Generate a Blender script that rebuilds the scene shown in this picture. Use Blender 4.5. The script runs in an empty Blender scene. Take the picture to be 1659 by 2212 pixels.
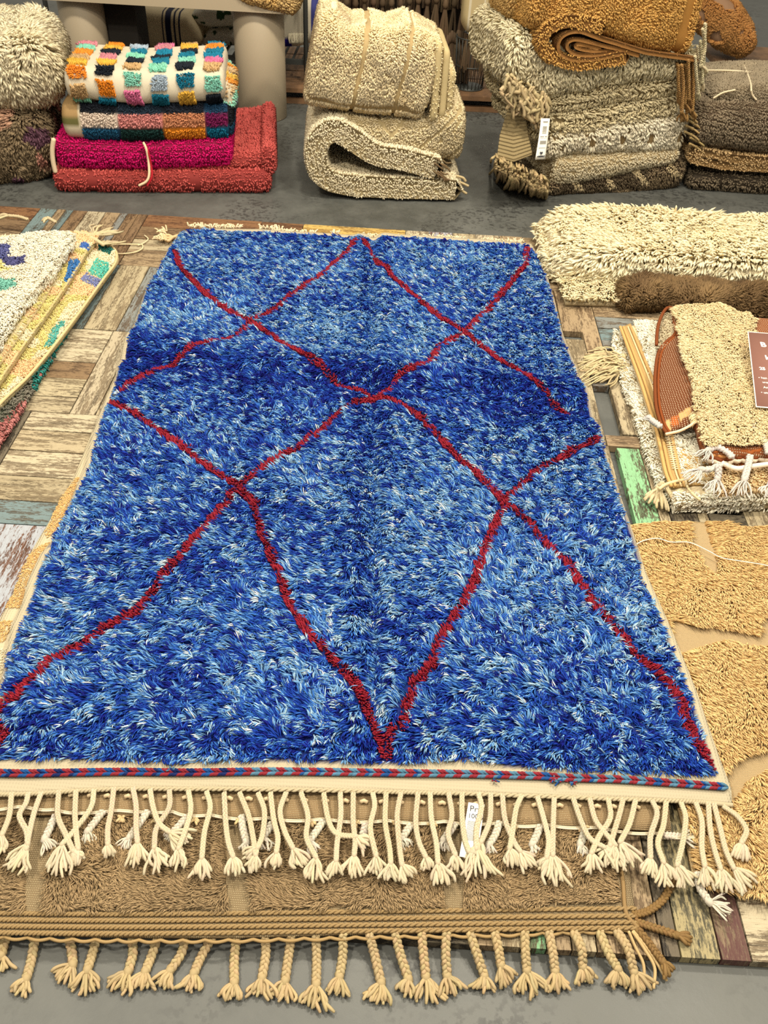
import bpy, math, random
import numpy as np
from mathutils import Vector, Matrix

random.seed(7)
rng = np.random.default_rng(11)
scene = bpy.context.scene
COLL = scene.collection

# ------------------------------------------------------------------ camera
W, H, FPX, CAMH = 1659, 2212, 1862.0, 1.5
PITCH, ROLL = math.radians(41.9), math.atan(0.06)
_F = np.array([0, math.cos(PITCH), -math.sin(PITCH)])
_R0 = np.array([1, 0, 0.])
_U0 = np.array([0, math.sin(PITCH), math.cos(PITCH)])
_R = math.cos(ROLL)*_R0 + math.sin(ROLL)*_U0
_U = -math.sin(ROLL)*_R0 + math.cos(ROLL)*_U0
CAM = np.array([0, 0, CAMH])
cd = bpy.data.cameras.new('camera')
cam = bpy.data.objects.new('camera', cd)
COLL.objects.link(cam)
M = Matrix(((_R[0], _U[0], -_F[0], 0), (_R[1], _U[1], -_F[1], 0), (_R[2], _U[2], -_F[2], CAMH), (0, 0, 0, 1)))
cam.matrix_world = M
cd.sensor_fit = 'VERTICAL'
cd.sensor_height = 24.0
cd.lens = 24.0*FPX/H
cd.clip_start = 0.05
cd.dof.use_dof = True
cd.dof.focus_distance = 1.75
cd.dof.aperture_fstop = 9.0
scene.camera = cam

# ------------------------------------------------------------------ light
scene.view_settings.view_transform = 'Standard'
scene.view_settings.look = 'None'
scene.view_settings.gamma = 1.0
scene.cycles.use_denoising = False   # the pile is finer than a denoiser can keep
scene.view_settings.exposure = 0.0
world = bpy.data.worlds.new('World')
scene.world = world
world.use_nodes = True
bg = world.node_tree.nodes['Background']
bg.inputs[0].default_value = (1.0, 0.93, 0.76, 1)
bg.inputs[1].default_value = 0.56

def lamp(name, loc, target, size, power, col=(1.0, 0.915, 0.74)):
    power *= 1.46
    l = bpy.data.lights.new(name, 'AREA')
    l.shape = 'DISK'
    l.size = size
    l.energy = power
    l.color = col
    o = bpy.data.objects.new(name, l)
    COLL.objects.link(o)
    o.location = loc
    d = Vector(target)-Vector(loc)
    o.rotation_euler = d.to_track_quat('-Z', 'Y').to_euler()
    return o

lamp('ceiling_spot', (-1.3, 0.3, 3.4), (-0.2, 1.5, 0), 0.30, 66)
lamp('ceiling_spot', (1.6, 1.0, 3.4), (0.3, 1.7, 0), 0.30, 64)
lamp('ceiling_spot', (0.0, 2.6, 3.5), (0.0, 2.2, 0), 0.35, 72)
lamp('ceiling_spot', (-1.9, 2.8, 3.4), (-1.2, 3.6, 0), 0.35, 30)
lamp('ceiling_spot', (1.2, 2.6, 3.5), (0.7, 3.9, 0.2), 0.35, 44)
lamp('ceiling_spot', (0.3, -0.6, 3.4), (0.0, 0.8, 0), 0.4, 15, (1.0, 0.95, 0.82))
lamp('ceiling_spot', (0.2, 5.6, 3.5), (0, 5.4, 0), 0.5, 22)

# ------------------------------------------------------------------ pixel -> place
def ray(x, y):
    return _F*FPX + _R*(x-W/2) + _U*(H/2-y)
def G(x, y, z=0.0):
    d = ray(x, y)
    return CAM + d*((z-CAMH)/d[2])
def V(x, y, Y):
    d = ray(x, y)
    return CAM + d*(Y/d[1])
def GP(pts, z=0.0):
    return np.array([G(p[0], p[1], z if len(p) < 3 else p[2]) for p in pts])

class Fr:
    """upright frame standing along the front of a stack"""
    def __init__(s, a, b, z=-0.025):
        s.P = G(a[0], a[1], z); q = G(b[0], b[1], z)
        e = q-s.P; e[2] = 0; s.ex = e/np.linalg.norm(e)
        s.ey = np.array([-s.ex[1], s.ex[0], 0]); s.z0 = z
    def uv(s, px, py, yl):
        d = ray(px, py)
        t = (((s.P-CAM)@s.ey)+yl)/(d@s.ey)
        p = CAM+t*d
        return (p-s.P)@s.ex, p[2]
    def w(s, x, y, z):
        x, y, z = np.broadcast_arrays(x, y, z)
        return s.P*np.array([1, 1, 0]) + x[..., None]*s.ex + y[..., None]*s.ey + z[..., None]*np.array([0, 0, 1.])

# ------------------------------------------------------------------ noise
_perm = rng.random((64, 64, 64)).astype(np.float32)
def vnoise(p, s=1.0):
    p = np.asarray(p, float)*s + 17.3
    i = np.floor(p).astype(int); f = p-i; f = f*f*(3-2*f); i &= 63
    j = (i+1) & 63
    def q(a, b, c): return _perm[a[..., 0], b[..., 1], c[..., 2]]
    fx, fy, fz = f[..., 0], f[..., 1], f[..., 2]
    c00 = q(i, i, i)*(1-fx)+q(j, i, i)*fx
    c10 = q(i, j, i)*(1-fx)+q(j, j, i)*fx
    c01 = q(i, i, j)*(1-fx)+q(j, i, j)*fx
    c11 = q(i, j, j)*(1-fx)+q(j, j, j)*fx
    return ((c00*(1-fy)+c10*fy)*(1-fz)+(c01*(1-fy)+c11*fy)*fz)*2-1
def fbm(p, s=1.0):
    return vnoise(p, s)*0.6+vnoise(np.asarray(p)+5.1, s*2.1)*0.3+vnoise(np.asarray(p)+9.7, s*4.3)*0.15

def lin(c):
    c = np.asarray(c, float)/255.0
    return np.where(c <= 0.04045, c/12.92, ((c+0.055)/1.055)**2.4)
def inpoly(x, y, poly):
    r = np.zeros(x.shape, bool); n = len(poly); j = n-1
    for i in range(n):
        xi, yi = poly[i][0], poly[i][1]; xj, yj = poly[j][0], poly[j][1]
        if yi != yj:
            r ^= ((yi > y) != (yj > y)) & (x < (xj-xi)*(y-yi)/(yj-yi)+xi)
        j = i
    return r
def seg_dist(P, line):
    best = np.full(len(P), 9e9)
    for a, b in zip(line[:-1], line[1:]):
        a = a[:2]; b = b[:2]; ab = b-a
        t = np.clip(((P-a)@ab)/(ab@ab+1e-12), 0, 1)
        best = np.minimum(best, np.linalg.norm(P-(a+t[:, None]*ab), axis=1))
    return best

# ------------------------------------------------------------------ materials
def newmat(name):
    m = bpy.data.materials.new(name); m.use_nodes = True
    nt = m.node_tree; b = nt.nodes['Principled BSDF']
    return m, nt, b
def N(nt, t, **kw):
    n = nt.nodes.new(t)
    for k, v in kw.items():
        setattr(n, k, v)
    return n
def ramp(nt, fac, stops):
    r = N(nt, 'ShaderNodeValToRGB')
    e = r.color_ramp.elements
    while len(e) < len(stops): e.new(0.5)
    for el, (p, c) in zip(e, stops):
        el.position = p; el.color = (*c, 1) if len(c) == 3 else c
    nt.links.new(fac, r.inputs[0])
    return r.outputs[0]
def noise(nt, vec, scale, detail=4, rough=0.55):
    n = N(nt, 'ShaderNodeTexNoise'); n.inputs['Scale'].default_value = scale
    n.inputs['Detail'].default_value = detail; n.inputs['Roughness'].default_value = rough
    if vec is not None: nt.links.new(vec, n.inputs['Vector'])
    return n.outputs['Fac']
def mix(nt, fac, a, b, mode='MIX'):
    n = N(nt, 'ShaderNodeMix'); n.data_type = 'RGBA'; n.blend_type = mode
    for s, v in ((n.inputs[0], fac), (n.inputs[6], a), (n.inputs[7], b)):
        if isinstance(v, (int, float)): s.default_value = v
        elif isinstance(v, tuple): s.default_value = (*v, 1)
        else: nt.links.new(v, s)
    return n.outputs[2]

def wool_mat():
    m, nt, b = newmat('wool')
    a = N(nt, 'ShaderNodeAttribute', attribute_name='Col')
    nt.links.new(a.outputs['Color'], b.inputs['Base Color'])
    b.inputs['Roughness'].default_value = 0.75
    b.inputs['Specular IOR Level'].default_value = 0.22
    tr = N(nt, 'ShaderNodeBsdfTranslucent'); nt.links.new(a.outputs['Color'], tr.inputs['Color'])
    mx = N(nt, 'ShaderNodeMixShader'); mx.inputs[0].default_value = 0.28
    nt.links.new(b.outputs[0], mx.inputs[1]); nt.links.new(tr.outputs[0], mx.inputs[2])
    nt.links.new(mx.outputs[0], nt.nodes['Material Output'].inputs['Surface'])
    return m
def weave_mat(name, scale=260.0, glint_or_dot=None, depth=0.5):
    m, nt, b = newmat(name)
    a = N(nt, 'ShaderNodeAttribute', attribute_name='Col')
    uv = N(nt, 'ShaderNodeAttribute', attribute_name='UVm')
    w1 = N(nt, 'ShaderNodeTexWave', bands_direction='X'); w2 = N(nt, 'ShaderNodeTexWave', bands_direction='Y')
    for w_, sc in ((w1, scale), (w2, scale*0.8)):
        nt.links.new(uv.outputs['Vector'], w_.inputs['Vector']); w_.inputs['Scale'].default_value = sc
        w_.inputs['Distortion'].default_value = 2.2; w_.inputs['Detail'].default_value = 2.0
    mu = N(nt, 'ShaderNodeMath', operation='MULTIPLY')
    nt.links.new(w1.outputs['Fac'], mu.inputs[0]); nt.links.new(w2.outputs['Fac'], mu.inputs[1])
    c = a.outputs['Color']
    if glint_or_dot:  # specks mixed into the colour: painted glints on tan weaves, woven dots on rust
        r = ramp(nt, mu.outputs[0], [(0.35, (0, 0, 0)), (0.7, (1, 1, 1))])
        c = mix(nt, r, c, glint_or_dot)
    else:
        nn = noise(nt, uv.outputs['Vector'], 60, 3)
        c = mix(nt, ramp(nt, nn, [(0.3, (0.78, 0.78, 0.78)), (0.7, (1.05, 1.05, 1.05))]), c, c, 'MIX')
    c = mix(nt, 1.0, c, (0.54, 0.54, 0.54), 'MULTIPLY')
    nt.links.new(c, b.inputs['Base Color'])
    bp = N(nt, 'ShaderNodeBump'); bp.inputs['Strength'].default_value = depth; bp.inputs['Distance'].default_value = 0.002
    nt.links.new(mu.outputs[0], bp.inputs['Height']); nt.links.new(bp.outputs[0], b.inputs['Normal'])
    b.inputs['Roughness'].default_value = 0.85
    b.inputs['Specular IOR Level'].default_value = 0.2
    return m
def plain_mat(name, col, rough=0.6, metal=0.0, bump=0.0, bscale=40, var=0.0, spec=0.4):
    m, nt, b = newmat(name)
    tc = N(nt, 'ShaderNodeTexCoord')
    c1 = tuple(float(x) for x in lin(col)); c2 = tuple(x*(1-var) for x in c1)
    nz = noise(nt, tc.outputs['Object'], bscale, 4)
    nt.links.new(mix(nt, ramp(nt, nz, [(0.35, (0, 0, 0)), (0.65, (1, 1, 1))]), c2, c1), b.inputs['Base Color'])
    b.inputs['Roughness'].default_value = rough; b.inputs['Metallic'].default_value = metal
    b.inputs['Specular IOR Level'].default_value = spec
    if bump:
        bp = N(nt, 'ShaderNodeBump'); bp.inputs['Strength'].default_value = bump; bp.inputs['Distance'].default_value = 0.004
        nt.links.new(nz, bp.inputs['Height']); nt.links.new(bp.outputs[0], b.inputs['Normal'])
    return m
def concrete_mat():
    m, nt, b = newmat('concrete')
    tc = N(nt, 'ShaderNodeTexCoord'); o = tc.outputs['Object']
    big = noise(nt, o, 1.6, 6, 0.6); mid = noise(nt, o, 9, 6, 0.65)
    c = mix(nt, ramp(nt, big, [(0.35, (0, 0, 0)), (0.68, (1, 1, 1))]), (0.050, 0.0515, 0.0475), (0.082, 0.0835, 0.0775))
    c = mix(nt, ramp(nt, mid, [(0.4, (0, 0, 0)), (0.75, (0.55, 0.55, 0.55))]), c, (0.115, 0.115, 0.105))
    sp = noise(nt, o, 55, 3, 0.6); msk = noise(nt, o, 2.3, 3)
    s1 = ramp(nt, sp, [(0.50, (0, 0, 0)), (0.60, (1, 1, 1))]); s2 = ramp(nt, msk, [(0.47, (0, 0, 0)), (0.58, (1, 1, 1))])
    sm = mix(nt, 1.0, s1, s2, 'MULTIPLY')
    c = mix(nt, sm, c, (0.034, 0.034, 0.032))
    nt.links.new(c, b.inputs['Base Color'])
    r = ramp(nt, mid, [(0.3, (0.42, 0.42, 0.42)), (0.8, (0.62, 0.62, 0.62))])
    nt.links.new(r, b.inputs['Roughness'])
    bp = N(nt, 'ShaderNodeBump'); bp.inputs['Strength'].default_value = 0.12; bp.inputs['Distance'].default_value = 0.003
    nt.links.new(sp, bp.inputs['Height']); nt.links.new(bp.outputs[0], b.inputs['Normal'])
    return m
def plank_mat():
    """Col = paint colour, Col2 = bare timber, UVm = metres along/across the plank, Wear in UVm.z"""
    m, nt, b = newmat('reclaimed_timber')
    a = N(nt, 'ShaderNodeAttribute', attribute_name='Col'); a2 = N(nt, 'ShaderNodeAttribute', attribute_name='Col2')
    uv = N(nt, 'ShaderNodeAttribute', attribute_name='UVm')
    mp = N(nt, 'ShaderNodeMapping'); mp.inputs['Scale'].default_value = (2.2, 60, 3)
    nt.links.new(uv.outputs['Vector'], mp.inputs[0])
    mp2 = N(nt, 'ShaderNodeMapping'); mp2.inputs['Scale'].default_value = (8, 105, 3)
    nt.links.new(uv.outputs['Vector'], mp2.inputs[0])
    grain = noise(nt, mp.outputs[0], 3.0, 8, 0.7)
    fine = noise(nt, mp2.outputs[0], 5.0, 6, 0.75)
    mp3 = N(nt, 'ShaderNodeMapping'); mp3.inputs['Scale'].default_value = (5, 22, 3)
    nt.links.new(uv.outputs['Vector'], mp3.inputs[0])
    wr1 = noise(nt, mp2.outputs[0], 0.9, 7, 0.7); wr2 = noise(nt, mp3.outputs[0], 1.3, 4, 0.6)
    ad = N(nt, 'ShaderNodeMath', operation='ADD'); nt.links.new(wr1, ad.inputs[0]); nt.links.new(wr2, ad.inputs[1])
    hf = N(nt, 'ShaderNodeMath', operation='MULTIPLY'); nt.links.new(ad.outputs[0], hf.inputs[0]); hf.inputs[1].default_value = 0.5
    wear = hf.outputs[0]
    wood = mix(nt, ramp(nt, grain, [(0.36, (0, 0, 0)), (0.62, (1, 1, 1))]), (0.0, 0.0, 0.0), a2.outputs['Color'])
    wood = mix(nt, 0.62, a2.outputs['Color'], wood)
    wood = mix(nt, ramp(nt, fine, [(0.5, (0, 0, 0)), (0.62, (0.5, 0.5, 0.5))]), wood, a.outputs['Color'])
    mp4 = N(nt, 'ShaderNodeMapping'); mp4.inputs['Scale'].default_value = (60, 190, 60)
    nt.links.new(uv.outputs['Vector'], mp4.inputs[0])
    chip = noise(nt, mp4.outputs[0], 1.0, 5, 0.7)
    ad2 = N(nt, 'ShaderNodeMath', operation='MULTIPLY_ADD'); nt.links.new(chip, ad2.inputs[0]); ad2.inputs[1].default_value = 0.55; nt.links.new(wear, ad2.inputs[2])
    pm = ramp(nt, ad2.outputs[0], [(0.735, (0, 0, 0)), (0.80, (1, 1, 1))])
    paint = mix(nt, ramp(nt, fine, [(0.35, (0.35, 0.35, 0.35)), (0.55, (0, 0, 0))]), a.outputs['Color'], a2.outputs['Color'])
    c = mix(nt, pm, wood, paint)
    crack = ramp(nt, grain, [(0.29, (0.7, 0.7, 0.7)), (0.34, (0, 0, 0))])
    c = mix(nt, crack, c, (0.045, 0.033, 0.022))
    nt.links.new(c, b.inputs['Base Color'])
    b.inputs['Roughness'].default_value = 0.68
    b.inputs['Specular IOR Level'].default_value = 0.3
    bp = N(nt, 'ShaderNodeBump'); bp.inputs['Strength'].default_value = 0.45; bp.inputs['Distance'].default_value = 0.002
    nt.links.new(fine, bp.inputs['Height']); nt.links.new(bp.outputs[0], b.inputs['Normal'])
    return m

WOOL = wool_mat()
WEAVE = weave_mat('flat_weave', 55)
GLINT = weave_mat('painted_glint_weave', 105, glint_or_dot=(1.0, 0.80, 0.48), depth=0.9)  # matte weave; its glints are painted in as pale specks
RUSTW = weave_mat('rust_weave', 48, glint_or_dot=(0.62, 0.46, 0.30), depth=0.6)
CONC = concrete_mat(); PLANK = plank_mat()

# ------------------------------------------------------------------ meshes
def woff(o):
    v = np.zeros(3)
    while o is not None:
        v += np.array(o.location); o = o.parent
    return v
def tag(o, label=None, cat=None, group=None, kind=None):
    if label: o['label'] = label
    if cat: o['category'] = cat
    if group: o['group'] = group
    if kind: o['kind'] = kind
    return o
def thing(name, label, cat, loc, group=None):
    o = bpy.data.objects.new(name, None); COLL.objects.link(o)
    o.location = tuple(float(v) for v in loc); o.empty_display_size = 0.05
    return tag(o, label, cat, group)
def rawmesh(name, verts, quads, tris, mat, parent=None, attrs=None, smooth=True, loc=None):
    verts = np.asarray(verts, np.float32)
    quads = np.asarray(quads, np.int32).reshape(-1, 4); tris = np.asarray(tris, np.int32).reshape(-1, 3)
    me = bpy.data.meshes.new(name)
    off = woff(parent) if parent is not None else np.zeros(3)
    if loc is not None: off = off + np.asarray(loc)-off if parent is None else off
    v = verts-off.astype(np.float32) if (parent is not None or loc is not None) else verts
    me.vertices.add(len(v)); me.vertices.foreach_set('co', v.ravel())
    nl = quads.size+tris.size; npoly = len(quads)+len(tris)
    me.loops.add(nl); me.polygons.add(npoly)
    me.loops.foreach_set('vertex_index', np.concatenate([quads.ravel(), tris.ravel()]).astype(np.int32))
    ls = np.concatenate([np.arange(len(quads))*4, quads.size+np.arange(len(tris))*3]).astype(np.int32)
    me.polygons.foreach_set('loop_start', ls)
    me.polygons.foreach_set('use_smooth', np.full(npoly, smooth))
    for k, val in (attrs or {}).items():
        val = np.asarray(val, np.float32)
        if k.startswith('Col'):
            at = me.attributes.new(k, 'BYTE_COLOR', 'POINT')
            c = np.ones((len(v), 4), np.float32); c[:, :3] = np.clip(val, 0, 1)
            at.data.foreach_set('color', c.ravel())
        else:
            at = me.attributes.new(k, 'FLOAT_VECTOR', 'POINT')
            at.data.foreach_set('vector', val.ravel())
    me.update(calc_edges=True)
    me.materials.append(mat)
    o = bpy.data.objects.new(name, me); COLL.objects.link(o)
    if parent is not None: o.parent = parent
    elif loc is not None: o.location = tuple(loc)
    return o

class MB:
    """collects shapes that belong to ONE mesh"""
    def __init__(s):
        s.v = []; s.q = []; s.t = []; s.c = []; s.c2 = []; s.uv = []; s.n = 0
    def add(s, v, q=(), t=(), c=(0.5, 0.5, 0.5), uv=None, c2=None):
        v = np.asarray(v, float).reshape(-1, 3)
        q = np.asarray(q, int).reshape(-1, 4); t = np.asarray(t, int).reshape(-1, 3)
        c = np.asarray(c, float)
        s.v.append(v); s.q.append(q+s.n); s.t.append(t+s.n)
        s.c.append(np.broadcast_to(c, (len(v), 3)).copy())
        s.c2.append(np.broadcast_to(np.asarray(c2 if c2 is not None else (0, 0, 0), float), (len(v), 3)).copy())
        s.uv.append(v.copy() if uv is None else np.asarray(uv, float).reshape(-1, 3))
        s.n += len(v); return s
    def box(s, a, b, c, frame=None, uv=None, c2=None):
        a = np.array(a, float); b = np.array(b, float)
        P = np.array([[(a, b)[i][0], (a, b)[j][1], (a, b)[k][2]] for i in (0, 1) for j in (0, 1) for k in (0, 1)])
        if frame is not None: P = frame(P)
        return s.add(P, [[0, 1, 3, 2], [4, 6, 7, 5], [0, 4, 5, 1], [2, 3, 7, 6], [0, 2, 6, 4], [1, 5, 7, 3]], (), c, uv, c2)
    def tube(s, P, r, c, sides=6, cap=True):
        P = np.asarray(P, float); n = len(P); r = np.broadcast_to(np.asarray(r, float), (n,))
        T = np.gradient(P, axis=0); T /= np.linalg.norm(T, axis=1)[:, None]+1e-12
        up = np.array([0, 0, 1.]) if abs(T[:, 2]).mean() < 0.9 else np.array([1., 0, 0])
        S = np.cross(T, up); S /= np.linalg.norm(S, axis=1)[:, None]+1e-12; B = np.cross(S, T)
        a = np.arange(sides)*2*math.pi/sides
        ring = P[:, None]+r[:, None, None]*(np.cos(a)[None, :, None]*S[:, None]+np.sin(a)[None, :, None]*B[:, None])
        v = ring.reshape(-1, 3); q = []
        i, k = np.meshgrid(np.arange(n-1), np.arange(sides), indexing='ij')
        k2 = (k+1) % sides
        q = np.stack([i*sides+k, i*sides+k2, (i+1)*sides+k2, (i+1)*sides+k], -1).reshape(-1, 4)
        t = []
        if cap:
            v = np.vstack([v, P[0]-T[0]*r[0]*0.5, P[-1]+T[-1]*r[-1]*0.5]); m = n*sides
            for k in range(sides):
                t.append([m, (k+1) % sides, k]); t.append([m+1, (n-1)*sides+k, (n-1)*sides+(k+1) % sides])
        if np.asarray(c).ndim == 2:
            c = np.repeat(np.asarray(c), sides, axis=0)
            if cap: c = np.vstack([c, c[:1], c[-1:]])
        return s.add(v, q, t, c)
    def build(s, name, mat, parent=None, smooth=True, loc=None):
        if not s.v: return None
        return rawmesh(name, np.vstack(s.v), np.vstack(s.q), np.vstack(s.t), mat, parent,
                       {'Col': np.vstack(s.c), 'UVm': np.vstack(s.uv), 'Col2': np.vstack(s.c2)}, smooth, loc)

def crom(pts, n):
    P = np.asarray(pts, float)
    if len(P) == 2:
        return P[0]+(P[1]-P[0])*np.linspace(0, 1, n)[:, None]
    Q = np.vstack([2*P[0]-P[1], P, 2*P[-1]-P[-2]])
    out = []
    for u in np.linspace(0, len(P)-1-1e-6, n):
        i = int(u); t = u-i; a, b, c, d = Q[i:i+4]
        out.append(0.5*((2*b)+(c-a)*t+(2*a-5*b+4*c-d)*t*t+(-a+3*b-3*c+d)*t**3))
    return np.array(out)
def arcres(P, n):
    P = np.asarray(P, float); d = np.r_[0, np.cumsum(np.linalg.norm(np.diff(P, axis=0), axis=1))]
    u = np.linspace(0, d[-1], n)
    return np.stack([np.interp(u, d, P[:, k]) for k in range(P.shape[1])], -1)

def coons(left, right, near, far, n, m):
    """left/right run near->far, near/far run left->right; returns [n(u), m(v), 3]"""
    L, Rr = arcres(left, m), arcres(right, m); Ne, Fa = arcres(near, n), arcres(far, n)
    u = np.linspace(0, 1, n)[:, None, None]; v = np.linspace(0, 1, m)[None, :, None]
    return ((1-v)*Ne[:, None]+v*Fa[:, None]+(1-u)*L[None]+u*Rr[None]
            - ((1-u)*(1-v)*Ne[0]+u*(1-v)*Ne[-1]+(1-u)*v*Fa[0]+u*v*Fa[-1]))
def quadpatch(px, z, n, m):
    """px: left list, right list in pixels (near->far)"""
    L = GP(px[0], z); Rr = GP(px[1], z)
    near = GP(px[2], z) if len(px) > 2 and px[2] else np.array([L[0], Rr[0]])
    far = GP(px[3], z) if len(px) > 3 and px[3] else np.array([L[-1], Rr[-1]])
    return coons(L, Rr, near, far, n, m)
def grid_idx(n, m, wrap=False):
    i, j = np.meshgrid(np.arange(n-1), np.arange(m if wrap else m-1), indexing='ij')
    j2 = (j+1) % m
    return np.stack([i*m+j, (i+1)*m+j, (i+1)*m+j2, i*m+j2], -1).reshape(-1, 4)
def slab(name, P, t, col, mat, parent, rnd=0.0, loc=None):
    """a sheet of thickness t whose top surface is the grid P"""
    n, m, _ = P.shape
    top = P.copy(); bot = P.copy(); bot[..., 2] -= t
    if rnd:
        iu = np.minimum(np.arange(n), np.arange(n)[::-1])[:, None]; iv = np.minimum(np.arange(m), np.arange(m)[::-1])[None, :]
        e = np.minimum(iu, iv); top[..., 2] -= np.where(e == 0, rnd, 0)
    uv = np.zeros((n, m, 3)); uv[..., 0] = P[..., 0]; uv[..., 1] = P[..., 1]
    q = grid_idx(n, m)
    k = n*m; qb = q[:, ::-1]+k
    ring = [(i, 0) for i in range(n)]+[(n-1, j) for j in range(1, m)]+[(i, m-1) for i in range(n-2, -1, -1)]+[(0, j) for j in range(m-2, 0, -1)]
    r = np.array([i*m+j for i, j in ring]); r2 = np.roll(r, -1)
    qs = np.stack([r, r+k, r2+k, r2], -1)
    V_ = np.vstack([top.reshape(-1, 3), bot.reshape(-1, 3)])
    c = col(V_) if callable(col) else np.broadcast_to(col, V_.shape)
    return rawmesh(name, V_, np.vstack([q, qb, qs]), np.zeros((0, 3)), mat, parent,
                   {'Col': c, 'UVm': np.vstack([uv.reshape(-1, 3)]*2)}, loc=loc)

# ------------------------------------------------------------------ pile
def seen(c, mg=170):
    """which places lie in or near the picture, so that pile is not grown far outside it"""
    d = c-CAM; zc = d@_F
    x = W/2+FPX*(d@_R)/zc; y = H/2-FPX*(d@_U)/zc
    return (x > -mg) & (x < W+mg) & (y > -mg) & (y < H+mg)
def sample(V_, Q, UV, n, dens=None, facing=-0.3):
    Q = np.asarray(Q); T = np.vstack([Q[:, [0, 1, 2]], Q[:, [0, 2, 3]]])
    a, b, c = V_[T[:, 0]], V_[T[:, 1]], V_[T[:, 2]]
    nr = np.cross(b-a, c-a); ar = np.linalg.norm(nr, axis=1)/2; nr /= (2*ar[:, None]+1e-12)
    cen = (a+b+c)/3; vd = CAM-cen; vd /= np.linalg.norm(vd, axis=1)[:, None]
    keep = ((nr*vd).sum(1) > facing) & (nr[:, 2] > -0.92)
    w_ = ar*keep
    a0 = w_.sum(); w_ = w_*seen(cen)
    if w_.sum() == 0: w_ = ar*keep
    n = max(50, int(n*w_.sum()/a0))
    if dens is not None: w_ = w_*dens(cen)
    idx = rng.choice(len(T), n, p=w_/w_.sum())
    r1 = np.sqrt(rng.random(n)); r2 = rng.random(n)
    w0, w1, w2 = 1-r1, r1*(1-r2), r1*r2
    P = a[idx]*w0[:, None]+b[idx]*w1[:, None]+c[idx]*w2[:, None]
    uv = UV[T[idx, 0]]*w0[:, None]+UV[T[idx, 1]]*w1[:, None]+UV[T[idx, 2]]*w2[:, None]
    return P, nr[idx], uv
def tufts(name, P, nr, comb, L, r, col, parent, lean=0.8, curl=0.5, segs=3, sink=0.003, blunt=0.35, kind='stuff', wig=0.25, dye=0.74, lock=0.75, lockf=48.0):
    n = len(P); wig = wig*.6
    col = np.clip(np.asarray(col, float), 0, 1)**dye
    if n == 0: return None
    L = np.broadcast_to(L, (n,)).copy(); r = np.broadcast_to(r, (n,)); lean = np.broadcast_to(lean, (n,))
    comb = np.broadcast_to(comb, (n, 3)).astype(float)
    e = comb-(comb*nr).sum(1)[:, None]*nr; fs = lockf; e += np.stack([vnoise(P, fs), vnoise(P+3.3, fs), vnoise(P+7.7, fs)], -1)*lock+rng.normal(0, 0.12, (n, 3)); e -= (e*nr).sum(1)[:, None]*nr
    e /= np.linalg.norm(e, axis=1)[:, None]+1e-9
    s = np.cross(nr, e); cu = vnoise(P+1.9, fs*.8)*curl*1.7+rng.normal(0, curl*.25, n)
    pos = P-nr*sink; rings = []; prof = ([0.8, 1.0, 0.92, 0.8, 0.6] if segs < 4 else [0.75, 1.0, 1.0, 0.8, 0.6])[:segs]
    d = nr.copy()
    ang0 = lean*math.pi/2
    for k in range(segs+1):
        t = k/segs
        if k < segs:
            u = s; v = np.cross(d, s)
            for a in (0.5, 2.6, 4.7):
                rings.append(pos+(r*prof[k])[:, None]*(math.cos(a)*u+math.sin(a)*v))
        else:
            rings.append(pos)
        ang = ang0*min(1.0, (0.35+t*1.0))
        d = nr*np.cos(ang)[:, None]+e*np.sin(ang)[:, None]+s*(cu*(0.3+t)*np.sin(ang))[:, None]+rng.normal(0, wig, (n, 3))*0.5
        d /= np.linalg.norm(d, axis=1)[:, None]+1e-9
        pos = pos+d*(L/segs)[:, None]
    K = 3*segs+1
    V_ = np.stack(rings, 1).reshape(-1, 3)
    b0 = (np.arange(n)*K)[:, None]
    q = []
    for k in range(segs-1):
        for j in range(3):
            q.append([3*k+j, 3*k+(j+1) % 3, 3*k+3+(j+1) % 3, 3*k+3+j])
    q = np.array(q).reshape(-1, 4)
    t_ = np.array([[3*(segs-1)+j, 3*(segs-1)+(j+1) % 3, 3*segs] for j in range(3)])
    Q = (b0[:, :, None]+q[None]).reshape(-1, 4); T = (b0[:, :, None]+t_[None]).reshape(-1, 3)
    c = np.repeat(np.broadcast_to(col, (n, 3)), K, axis=0)
    return tag(rawmesh(name, V_, Q, T, WOOL, parent, {'Col': c}), kind=kind)
def vary(col, n, amt=0.08, hue=0.02):
    c = np.broadcast_to(np.asarray(col, float), (n, 3)).copy()
    c *= (1+rng.normal(0, amt, n))[:, None]; c *= 1+rng.normal(0, hue, (n, 3))
    return np.clip(c, 0, 1)

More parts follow.
